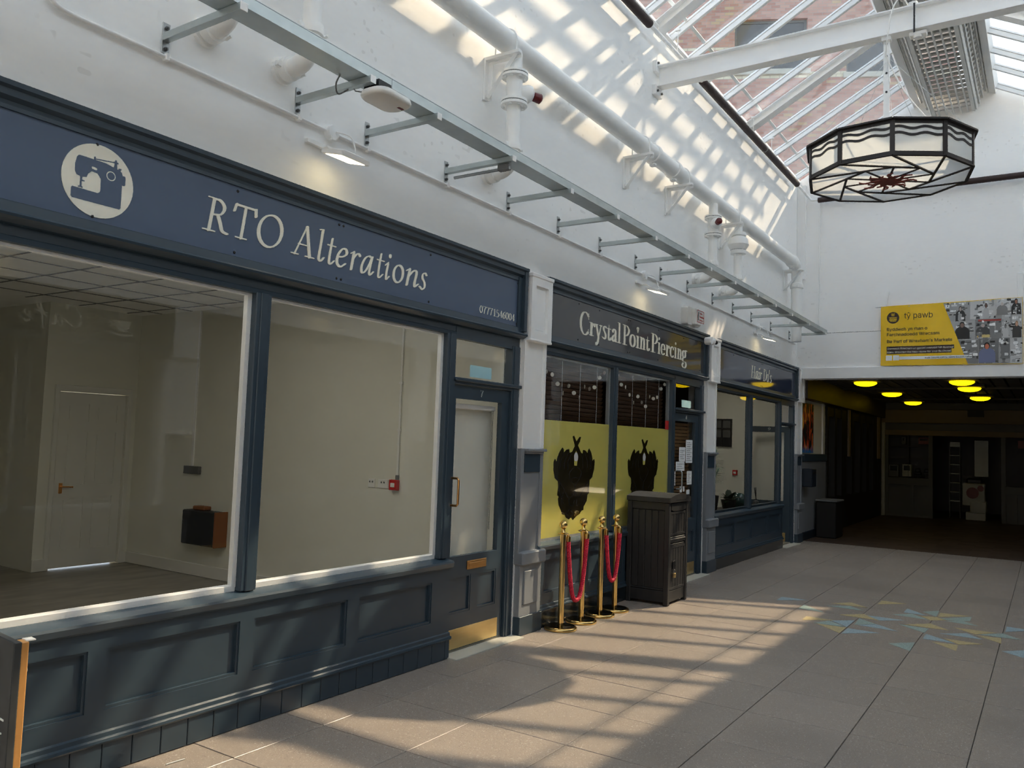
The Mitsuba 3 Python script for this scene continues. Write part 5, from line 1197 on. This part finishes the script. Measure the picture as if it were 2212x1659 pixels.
for nm, z0, z1 in (('upper_door', .735, .99), ('lower_door', .155, .625)):
    d = obj(nm, prof_y(Polygon([(bx0 + .055, z0), (bx1 - .055, z0), (bx1 - .055, z1 - (.0 if nm == 'lower_door' else 0)), (bx0 + .055, z1)]).difference(Polygon([(bx0 + .085, z0 + .025), (bx1 - .085, z0 + .025), (bx1 - .085, z1 - .025), (bx0 + .085, z1 - .025)])), by0 + .008, by0 + .03), 'm_bin', cb)
    n = 5; wv = (bx1 - bx0 - .17) / n
    for i in range(n):
        obj('board', box(bx0 + .085 + i * wv + .003, bx0 + .085 + (i + 1) * wv - .003, by0 + .014, by0 + .035, z0 + .02, z1 - .02, .004), 'm_bin', d)
for i in range(5):
    wv = (by1 - by0 - .11) / 5
    obj('side_board', box(bx0 + .02, bx0 + .04, by0 + .055 + i * wv + .003, by0 + .055 + (i + 1) * wv - .003, .17, 1.0, .004), 'm_bin', cb)
obj('name_plate', prof_y(Polygon([(bx0 + .07, 1.01), (bx0 + .16, .995), (bx1 - .16, .995), (bx1 - .07, 1.01), (bx1 - .07, 1.08), (bx0 + .07, 1.08)]), by0 + .002, by0 + .03), 'm_bin', cb)
lid = Polygon([(bx0 - .02, 1.10)] + [(bx0 - .02 + (bx1 - bx0 + .1) * t, 1.145 + .045 * math.sin(math.pi * t)) for t in np.linspace(0, 1, 11)] + [(bx1 + .08, 1.10)])
lid = Polygon([(bx0 - .02, 1.092)] + [(bx0 - .02 + (bx1 - bx0 + .04) * t, 1.143 + .04 * math.sin(math.pi * t)) for t in np.linspace(0, 1, 13)] + [(bx1 + .02, 1.092)])
obj('lid', prof_y(lid, by0 - .02, by1 + .0), 'm_bin', cb)
obj('post_slot', box(bx0 + .14, bx1 - .12, by0 - .022, by0 - .018, 1.108, 1.122), 'm_black', cb)
pk = thing('padlock', 'small brass padlock hanging on the black cabinet door', 'padlock')
obj('body', box(8.405, 8.45, 3.375, 3.398, .285, .335, .004), 'm_brass', pk)
obj('shackle', tube([(8.415, 3.386, .335)] + [tuple(v) for v in arc((8.428, 3.386, .36), .013, 180, 0, ((1, 0, 0), (0, 0, 1)), 7)] + [(8.441, 3.386, .335)], .004, 6), 'm_steel', pk)
obj('hasp', cat(box(8.41, 8.46, 3.394, 3.404, .37, .46, .003), tube([(8.43, 3.40, .46), (8.45, 3.385, .47), (8.455, 3.385, .40)], .005, 6)), 'm_black', pk)

# ---- pavement board in the near left corner
ab = thing('pavement_board', 'wooden framed chalkboard standing at the near left edge', 'sign board')
ZL = 0.96
MB = trimesh.transformations.rotation_matrix(math.radians(-6), (0, 0, 1), (1.46, 2.93, 0))
XF[0] = MB
obj('front_post', box(1.452, 1.478, 2.905, 2.955, 0, ZL, .003), 'm_wood', ab); obj('rear_post', box(1.60, 1.626, 3.30, 3.345, 0, ZL - .01, .003) if False else box(1.44, 1.466, 3.30, 3.345, 0, ZL - .005, .003), 'm_wood', ab)
obj('board', box(1.425, 1.45, 2.89, 3.42, .08, ZL + .005, .003), 'm_chalk', ab, label='dark chalkboard panel')
obj('bolt', lathe([(0, 0), (.008, 0), (.007, .004), (0, .005)], (1.479, 2.925, .86), 12, 'x'), 'm_alu', ab)
obj('cap', box(1.47, 1.50, 2.91, 2.95, ZL, ZL + .004), 'm_plastic', ab)
obj('chalk_mark', cat(box(1.423, 1.425, 2.93, 2.99, .70, .706), box(1.423, 1.425, 2.94, 2.98, .655, .66)), 'm_chalk_white', ab)
XF[0] = None
sc = thing('loose_screw', 'small bright screw lying on the floor near the plinth tiles', 'screw'); obj('shaft', cyl((2.62, 3.745, .004), (2.72, 3.735, .004), .0035, 6), 'm_alu', sc)

# ================================================================ BANNER
bn = thing('banner', 'yellow banner with dark lettering and a grid of grey photographs on the far wall', 'banner')
BX, BY0, BZ0, BW, BH = 15.59, 2.487, 3.247, 2.14, 1.055


def sag(u, v):
    return .012 * np.sin(u * 3.1 + 1) * np.sin(v * 4.2) + .006 * np.sin(u * 9 + v * 7) + .004 * np.sin(u * 17 - v * 5)


def on_banner(m, off):
    v = np.array(m.vertices); u_, v_ = BY0 - v[:, 1], v[:, 2] - BZ0
    v[:, 0] = BX - off + (v[:, 0] - v[:, 0].max()) * .0 + sag(u_, v_) + np.where(v[:, 0] < (v[:, 0].min() + v[:, 0].max()) / 2, -.0004, 0)
    return trimesh.Trimesh(v, m.faces, process=False)


def sheet(poly, off, nx=40, nz=20):
    """flat print: polygon in (u, v) cut into a fine grid and laid on the banner"""
    a, b, c, d = poly.bounds
    parts = []
    for i in range(nx):
        for j in range(nz):
            cell = Polygon([(a + (c - a) * i / nx, b + (d - b) * j / nz), (a + (c - a) * (i + 1) / nx, b + (d - b) * j / nz), (a + (c - a) * (i + 1) / nx, b + (d - b) * (j + 1) / nz), (a + (c - a) * i / nx, b + (d - b) * (j + 1) / nz)])
            q = poly.intersection(cell)
            for g_ in getattr(q, 'geoms', [q]):
                if g_.geom_type == 'Polygon' and g_.area > 1e-8:
                    xy = np.array(g_.convex_hull.exterior.coords[:-1])
                    V = np.c_[np.full(len(xy), 0.0), BY0 - xy[:, 0], BZ0 + xy[:, 1]]
                    parts.append(trimesh.Trimesh(V, [(0, k, k + 1) for k in range(1, len(V) - 1)], process=False))
    m = cat(*parts); v = np.array(m.vertices); v[:, 0] = BX - off + sag(BY0 - v[:, 1], v[:, 2] - BZ0)
    return trimesh.Trimesh(v, m.faces, process=False)


full = Polygon([(0, 0), (BW, -.01), (BW, BH + .03), (0, BH)])
obj('cloth', sheet(full, 0), 'm_yellow', bn)
photo = Polygon([(1.355, 0), (BW - .005, -.005), (BW - .005, BH + .025), (.985, BH)])
PR_ = random.Random(5)
tris, cols = [], []


def paint(poly, c, off):
    poly = poly.intersection(photo)
    for g_ in getattr(poly, 'geoms', [poly]):
        if g_.geom_type == 'Polygon' and g_.area > 1e-6:
            m = sheet(g_, off, max(1, int((g_.bounds[2] - g_.bounds[0]) / .08)), max(1, int((g_.bounds[3] - g_.bounds[1]) / .08)))
            tris.append(m); cols.append(np.tile(c, (len(m.vertices), 1)))


def pxy(cx_, cy_):
    return (cx_ - 150) / 2045 * 2.14, (1135 - cy_) / 865 * 1.055


def pbox(x0, y0, x1, y1):
    a, b = pxy(x0, y1); c, d = pxy(x1, y0)
    return Polygon([(a, b), (c, b), (c, d), (a, d)])


lin = lambda v: tuple((x / 255) ** 2.2 for x in (v if isinstance(v, tuple) else (v, v, v)))
paint(photo, lin(150), .0010)
for (x0, y0, x1, y1), g_ in (((1085, 235, 1475, 525), 150), ((1478, 225, 1835, 515), 185), ((1838, 170, 2200, 470), 190), ((1150, 530, 1545, 800), 160), ((1548, 520, 1910, 790), 120), ((1913, 475, 2200, 785), 175), ((1300, 805, 1590, 1130), 120), ((1595, 790, 2020, 1130), 110), ((2025, 790, 2200, 1130), 180)):
    paint(pbox(x0, y0, x1, y1), lin(g_), .0016)
    for _ in range(26):
        w, h = PR_.uniform(12, 85), PR_.uniform(6, 40); x, y = PR_.uniform(x0, x1 - w), PR_.uniform(y0, y1 - h)
        paint(pbox(x, y, x + w, y + h), lin(PR_.choice((35, 60, 85, 120, 200, 225, 235))), .0022 + .00003 * _)


def person(cx_, top, w, h, body, skin, hair):
    e = lambda x, y, rx, ry: affinity.scale(Point(*pxy(x, y)).buffer(1, quad_segs=5), rx / 2045 * 2.14, ry / 865 * 1.055)
    paint(unary_union([e(cx_, top + h * .62, w * .5, h * .36), pbox(cx_ - w * .5, top + h * .6, cx_ + w * .5, top + h)]), lin(body), .0036)
    paint(e(cx_, top + h * .17, w * .17, h * .17), lin(hair), .0042)
    paint(e(cx_, top + h * .21, w * .125, h * .135), lin(skin), .0048)


person(1340, 320, 140, 215, 45, (150, 140, 135), (70, 65, 65)); person(1700, 295, 80, 220, 175, (110, 80, 70), (60, 45, 40)); person(1920, 285, 150, 190, 125, (190, 180, 175), 200); person(2110, 260, 130, 215, 40, (150, 105, 85), 25)
person(1365, 545, 210, 240, 40, (130, 105, 95), 40); person(1655, 575, 190, 175, 70, (170, 155, 150), 130); person(1965, 600, 80, 180, 190, 120, 40); person(2115, 560, 120, 225, 60, (190, 150, 130), (150, 120, 90)); person(1710, 840, 230, 280, (110, 118, 150), (190, 110, 85), 20)
paint(pbox(1590, 525, 1905, 550), lin((160, 60, 55)), .003); paint(pbox(1640, 735, 1750, 775), lin((200, 180, 120)), .005); paint(pbox(1840, 175, 2190, 215), lin(25), .003)
mesh = cat(*tris)
scene['m_print'] = {'type': 'twosided', 'bsdf': {'type': 'principled', 'base_color': {'type': 'mesh_attribute', 'name': 'vertex_color'}, 'roughness': 0.4, 'specular': 0.4}}
obj('photo_print', trimesh.Trimesh(mesh.vertices, mesh.faces, process=False), 'm_print', bn, color=np.vstack(cols), label='grey photographs of market traders')


def btext(s, x0, x1, ybase, cap, m, off=.003, bold=False):
    t = meshkit.text_mesh(s, cap / 865 * 1.055, .0004, bold)
    u0, v0 = pxy(x0, ybase); u1, _ = pxy(x1, ybase); e = t.bounds
    t.apply_translation((-e[0][0], 0, 0)); t.apply_scale(((u1 - u0) / (e[1][0] - e[0][0]), 1, 1)); t.apply_translation((u0, v0, 0))
    v = np.array(t.vertices); V = np.c_[BX - off - v[:, 2] + sag(v[:, 0], v[:, 1]), BY0 - v[:, 0], BZ0 + v[:, 1]]
    return obj('lettering', trimesh.Trimesh(V, t.faces, process=False), m, bn)


btext('tŷ pawb', 512, 938, 458, 82, 'm_banner_ink')
btext('Byddwch yn rhan o', 247, 858, 630, 42, 'm_banner_ink', bold=True)
btext('Farchnadoedd Wrecsam', 247, 1037, 706, 42, 'm_banner_ink', bold=True)
btext('Be Part of Wrexham’s Markets', 247, 1222, 806, 42, 'm_banner_ink', bold=True)
obj('dark_strip', cat(sheet(pbox(241, 858, 1250, 912), .0018, 12, 2), sheet(pbox(241, 910, 1214, 970), .0018, 12, 2)), 'm_banner_ink', bn)
btext('Gwnewch Wrecsam yn gartref newydd i’ch busnes!', 249, 1240, 903, 27, 'm_letter', .0032)
btext('Make Wrexham the New Home for your Business!', 249, 1205, 955, 27, 'm_letter', .0032)
obj('white_strip', cat(sheet(pbox(440, 1008, 1505, 1052), .0056, 12, 1), sheet(pbox(228, 988, 325, 1062), .0018, 2, 1), sheet(pbox(340, 988, 435, 1062), .0018, 2, 1)), 'm_paper', bn)
btext('www.typawb.cymru : www.typawb.wales', 820, 1500, 1042, 22, 'm_ink', .0072, True)
lg = sheet(affinity.scale(Point(*pxy(340, 442)).buffer(1), .099, .103), .0018, 6, 6)
lo = obj('round_logo', lg, 'm_banner_ink', bn, label='dark round logo')
btext('W', 312, 368, 420, 42, 'm_yellow', .0034, True)
obj('logo_lines', cat(*[sheet(pbox(340 - w, y, 340 + w, y + 9), .003, 3, 1) for y, w in ((436, 62), (455, 55), (470, 60), (486, 45))]), 'm_yellow', lo)
for y, z in ((2.47, 4.30), (2.03, 4.30), (1.4, 4.31), (.8, 4.32), (2.0, 3.26), (1.2, 3.26)):
    obj('eyelet', lathe([(.006, 0), (.014, .002), (.014, -.002), (.006, 0)], (BX - .012, y, z - .015), 10, 'x'), 'm_brass', bn)
hk = thing('banner_batten', 'white wooden batten rising above the left corner of the banner', 'batten'); obj('batten', bar3((15.63, 2.43, 4.2), (15.63, 2.37, 4.58), .06, .03), 'm_white', hk); obj('hook', cyl((15.60, 2.58, 4.29), (15.60, 2.46, 4.295), .006, 6), 'm_steel', hk)
hk = thing('banner_batten', 'white wooden batten rising above the right corner of the banner', 'batten'); obj('batten', box(15.62, 15.65, .33, .42, 4.25, 4.75, .004), 'm_white', hk)

# ================================================================ THE COVERED PASSAGE: many colours darkened to stand in for its shade
ce = struct('ceiling', 'dark slatted ceiling of the covered passage', box(X1 + .2, 30, -1.6, 4.3, 3.14, 3.4), 'm_dark')
for i in range(22):
    y = -1.2 + i * .235
    obj('slat', box(X1 + .22, GX1, y, y + .20, 3.105, 3.14, .006), 'm_slat', ce)
for x in (19.0, 22.6):
    obj('cross_batten', box(x, x + .14, -1.3, 3.9, 3.07, 3.106), 'm_slat', ce)
pw = struct('wall_left', 'left wall of the covered passage, white above a dark dado', box(15.88, 18.02, 3.95, 4.1, 1.62, 3.14), 'm_cream')
obj('dado', box(15.88, 18.02, 3.93, 4.1, .14, 1.50), 'm_grey', pw, label='grey lower wall'); obj('dado_rail', box(15.88, 18.02, 3.90, 4.1, 1.49, 1.64, .008), 'm_navy', pw); obj('skirting', box(15.88, 18.02, 3.90, 4.1, 0, .15, .006), 'm_navy_dark', pw)
obj('upright', box(17.70, 17.80, 3.92, 3.96, 1.64, 2.75, .004), 'm_white', pw)
obj('fascia', box(15.88, 24.7, 3.80, 4.1, 2.68, 3.12, .01), 'm_dark_wood', pw)
dwn = struct('window_7', 'dark framed shop panes along the left of the passage', cat(*[box(x, x + w, 3.90, 4.05, 0, 2.70, .006) for x, w in ((18.02, .12), (18.75, .2), (19.45, .5), (20.6, .25), (21.6, .25), (22.4, .4), (23.4, .6), (24.2, .5))], box(18.0, 24.7, 3.90, 4.05, 0, .72), box(18.0, 24.7, 3.92, 4.05, 2.45, 2.70)), 'm_dark')
obj('pane', trimesh.Trimesh([(18.1, 3.97, .7), (24.2, 3.97, .7), (24.2, 3.97, 2.5), (18.1, 3.97, 2.5)], [(0, 1, 2), (0, 2, 3)], process=False), 'm_glass', dwn)
obj('back_board', box(18.0, 24.7, 4.12, 4.2, 0, 3.1), 'm_beige_shaded', dwn)
obj('white_upright', cat(box(20.05, 20.2, 3.86, 3.9, 1.6, 2.7), box(23.9, 24.2, 3.86, 3.9, 1.55, 2.7)), 'm_beige_shaded', dwn)
struct('wall_right', 'right wall of the covered passage', box(15.9, 30, -1.5, -1.3, 0, 3.14), 'm_shop_grey')
pt = thing('wall_painting', 'tall narrow painting of red and orange flames on the wall just inside the passage', 'painting'); obj('canvas', box(15.93, 16.85, 3.915, 3.95, 1.66, 2.62, .003), 'm_art', pt)
pb = thing('post_box', 'small dark wall box on the grey dado beside the passage corner', 'box'); obj('case', box(15.95, 16.28, 3.72, 3.93, 1.02, 1.36, .012), 'm_navy_dark', pb); obj('flap', box(16.0, 16.23, 3.71, 3.722, 1.27, 1.31, .003), 'm_dark', pb)
lt = thing('litter_bin', 'dark litter bin standing against the grey dado in the passage', 'bin'); obj('body', box(16.96, 17.60, 3.50, 3.88, 0, .71, .015), 'm_dark', lt); obj('lid', box(16.94, 17.62, 3.48, 3.89, .71, .745, .01), 'm_strip_grey', lt)
LAMPS = [(16.75, 2.94), (19.9, 2.94), (23.3, 2.94), (16.70, 1.31), (18.35, 1.31), (21.35, 1.31)]
lab = ('left row nearest', 'left row middle', 'left row furthest', 'right row nearest', 'right row middle', 'right row furthest')
for (x, y), l in zip(LAMPS, lab):
    s = thing('ceiling_lamp', f'round yellow glowing lamp under the passage ceiling, {l} the arcade' if 'nearest' in l else f'round yellow glowing lamp under the passage ceiling, {l}', 'lamp', 'yellow lamps in the passage')
    obj('plate', box(x - .28, x + .28, y - .28, y + .28, 3.06, 3.106, .01), 'm_slat', s)
    k = obj('bowl', lathe([(0, 2.965), (.08, 2.969), (.15, 2.985), (.195, 3.01), (.21, 3.035), (.20, 3.05), (0, 3.05)], (x, y, 0), 28), 'm_yellow', s, smooth=40)
    scene[k]['emitter'] = {'type': 'area', 'radiance': rgb((0.13, 0.085, 0.0006))}
# ---- far shop at the end of the passage
fs = struct('wall_far', 'shop front closing the end of the dark passage', cat(box(GX1, GX1 + .2, -1.3, 4.0, 2.36, 3.14), box(GX1, GX1 + .2, 3.82, 4.0, 0, 2.4)), 'm_shop_grey')
obj('fascia', box(GX1 - .12, GX1 + .05, -1.3, 3.97, 2.56, 2.92, .01), 'm_beige_shaded', fs, label='beige fascia board')
obj('lintel', box(GX1 - .06, GX1 + .05, -1.3, 3.83, 2.22, 2.36, .006), 'm_beige_shaded', fs); obj('post', box(GX1 - .10, GX1 + .1, 3.82, 3.98, 0, 2.56, .006), 'm_stone', fs, label='pale corner post')
obj('exit_box', box(GX1 - .16, GX1 - .1, 1.43, 1.80, 2.74, 2.91), 'm_dark', fs)
w9 = struct('window_8', 'dark display window left of the far shop entrance', cat(box(GX1 - .02, GX1 + .06, 2.66, 3.80, .86, 1.06, .006), box(GX1 - .02, GX1 + .06, 2.64, 2.74, 0, 2.25), box(GX1 - .02, GX1 + .06, 3.10, 3.16, .05, .88), box(GX1 - .02, GX1 + .06, 2.66, 3.80, 0, .07), box(GX1 - .02, GX1 + .06, 3.74, 3.82, 0, 2.25), box(GX1 + .04, GX1 + .06, 2.7, 3.8, .05, .9)), 'm_shop_grey')
obj('shelf', cat(box(GX1 + .1, GX1 + .4, 2.7, 3.78, 1.55, 1.57), box(GX1 + .1, GX1 + .4, 2.7, 3.78, 1.9, 1.92), box(GX1 + .1, GX1 + .4, 3.24, 3.26, 1.06, 2.2), box(GX1 + .42, GX1 + .45, 2.7, 3.8, 0, 2.25)), 'm_dark_wood', w9)
for lab_, y0, y1, z0, z1, m in (('red and white box sign high in the far display window', 2.74, 3.0, 1.99, 2.17, 'm_star'), ('white packet high in the far display window', 3.32, 3.42, 1.97, 2.18, 'm_shop_grey'), ('pale toy box low in the far display window', 3.18, 3.40, 1.09, 1.42, 'm_cream_dark'), ('grey toy box at the left of the far display window', 3.50, 3.74, 1.07, 1.40, 'm_shop_grey')):
    s = thing('display_box', lab_, 'box'); obj('carton', box(GX1 + .1, GX1 + .28, y0, y1, z0, z1, .004), m, s); obj('print', cat(box(GX1 + .097, GX1 + .1, y0 + .03, y1 - .03, (z0 + z1) / 2, z1 - .03)), 'm_dark', s)
for i, (y, l) in enumerate(((3.02, 'left'), (2.80, 'right'))):
    s = thing('toy_truck', f'black toy truck in the far display window, on the {l}', 'toy'); c = y
    obj('cab', cat(box(GX1 + .10, GX1 + .22, c - .06, c + .06, 1.22, 1.32, .02), box(GX1 + .1, GX1 + .24, c - .09, c + .09, 1.15, 1.23, .02)), 'm_black', s)
    for sy in (-.075, .075):
        obj('wheel', lathe([(0, -.03), (.045, -.03), (.05, 0), (.045, .03), (0, .03)], (GX1 + .13, c + sy, 1.11), 14, 'y'), 'm_dark', s)
sk = thing('shelf_rack', 'narrow rack of shelves inside the far shop entrance', 'shelf')
obj('side', cat(*[box(25.6, 25.9, y, y + .02, 0, 2.05) for y in (2.05, 2.30)]), 'm_shop_grey', sk)
for z in (.45, .7, .95, 1.2, 1.45, 1.7):
    obj('shelf', box(25.6, 25.9, 2.05, 2.32, z, z + .02), 'm_cream_dark', sk)
obj('header', box(25.58, 25.6, 2.06, 2.30, 1.95, 2.08), 'm_cream', sk)
lpn = thing('pale_panel', 'pale upright panel inside the far shop entrance', 'panel'); obj('panel', box(26.2, 26.25, 1.42, 1.75, 1.15, 2.15), 'm_cream', lpn); obj('stand', box(26.22, 26.28, 1.5, 1.7, 0, 1.15), 'm_dark', lpn)
db = thing('dump_bin', 'white display bin with red dots standing in the far shop entrance', 'display bin'); obj('body', cat(box(25.3, 25.7, 1.45, 1.98, .38, .98, .02), box(25.28, 25.72, 1.42, 1.80, .18, .5, .02), box(25.3, 25.7, 1.44, 1.9, 0, .2)), 'm_cream_dark', db); obj('dots', cat(lathe([(0, -.004), (.15, -.004), (.15, .004), (0, .004)], (25.297, 1.74, .72), 20, 'x'), lathe([(0, -.004), (.08, -.004), (.08, .004), (0, .004)], (25.297, 1.55, .85), 16, 'x')), 'm_star', db); obj('contents', box(25.35, 25.65, 1.5, 1.9, .95, 1.12, .05), 'm_black', db)
struct('wall_shop_002', 'dark inside of the far shop', cat(box(28.6, 28.7, -1.3, 4, 0, 3.1), box(24.9, 28.7, 3.98, 4.1, 0, 3.1)), 'm_dark_wood')
w10 = struct('window_9', 'dark display window right of the far shop entrance', cat(box(GX1 - .02, GX1 + .06, -1.3, 1.0, .75, .95, .006), box(GX1 - .02, GX1 + .06, .95, 1.05, 0, 2.25), box(GX1 - .02, GX1 + .06, .70, .80, 0, .8), box(GX1 + .05, GX1 + .06, -1.3, 1.0, 0, .8)), 'm_shop_grey')
s = thing('display_box', 'red and white box sign in the right far display window', 'box'); obj('carton', box(GX1 + .08, GX1 + .1, .45, .68, 1.95, 2.15), 'm_star', s)
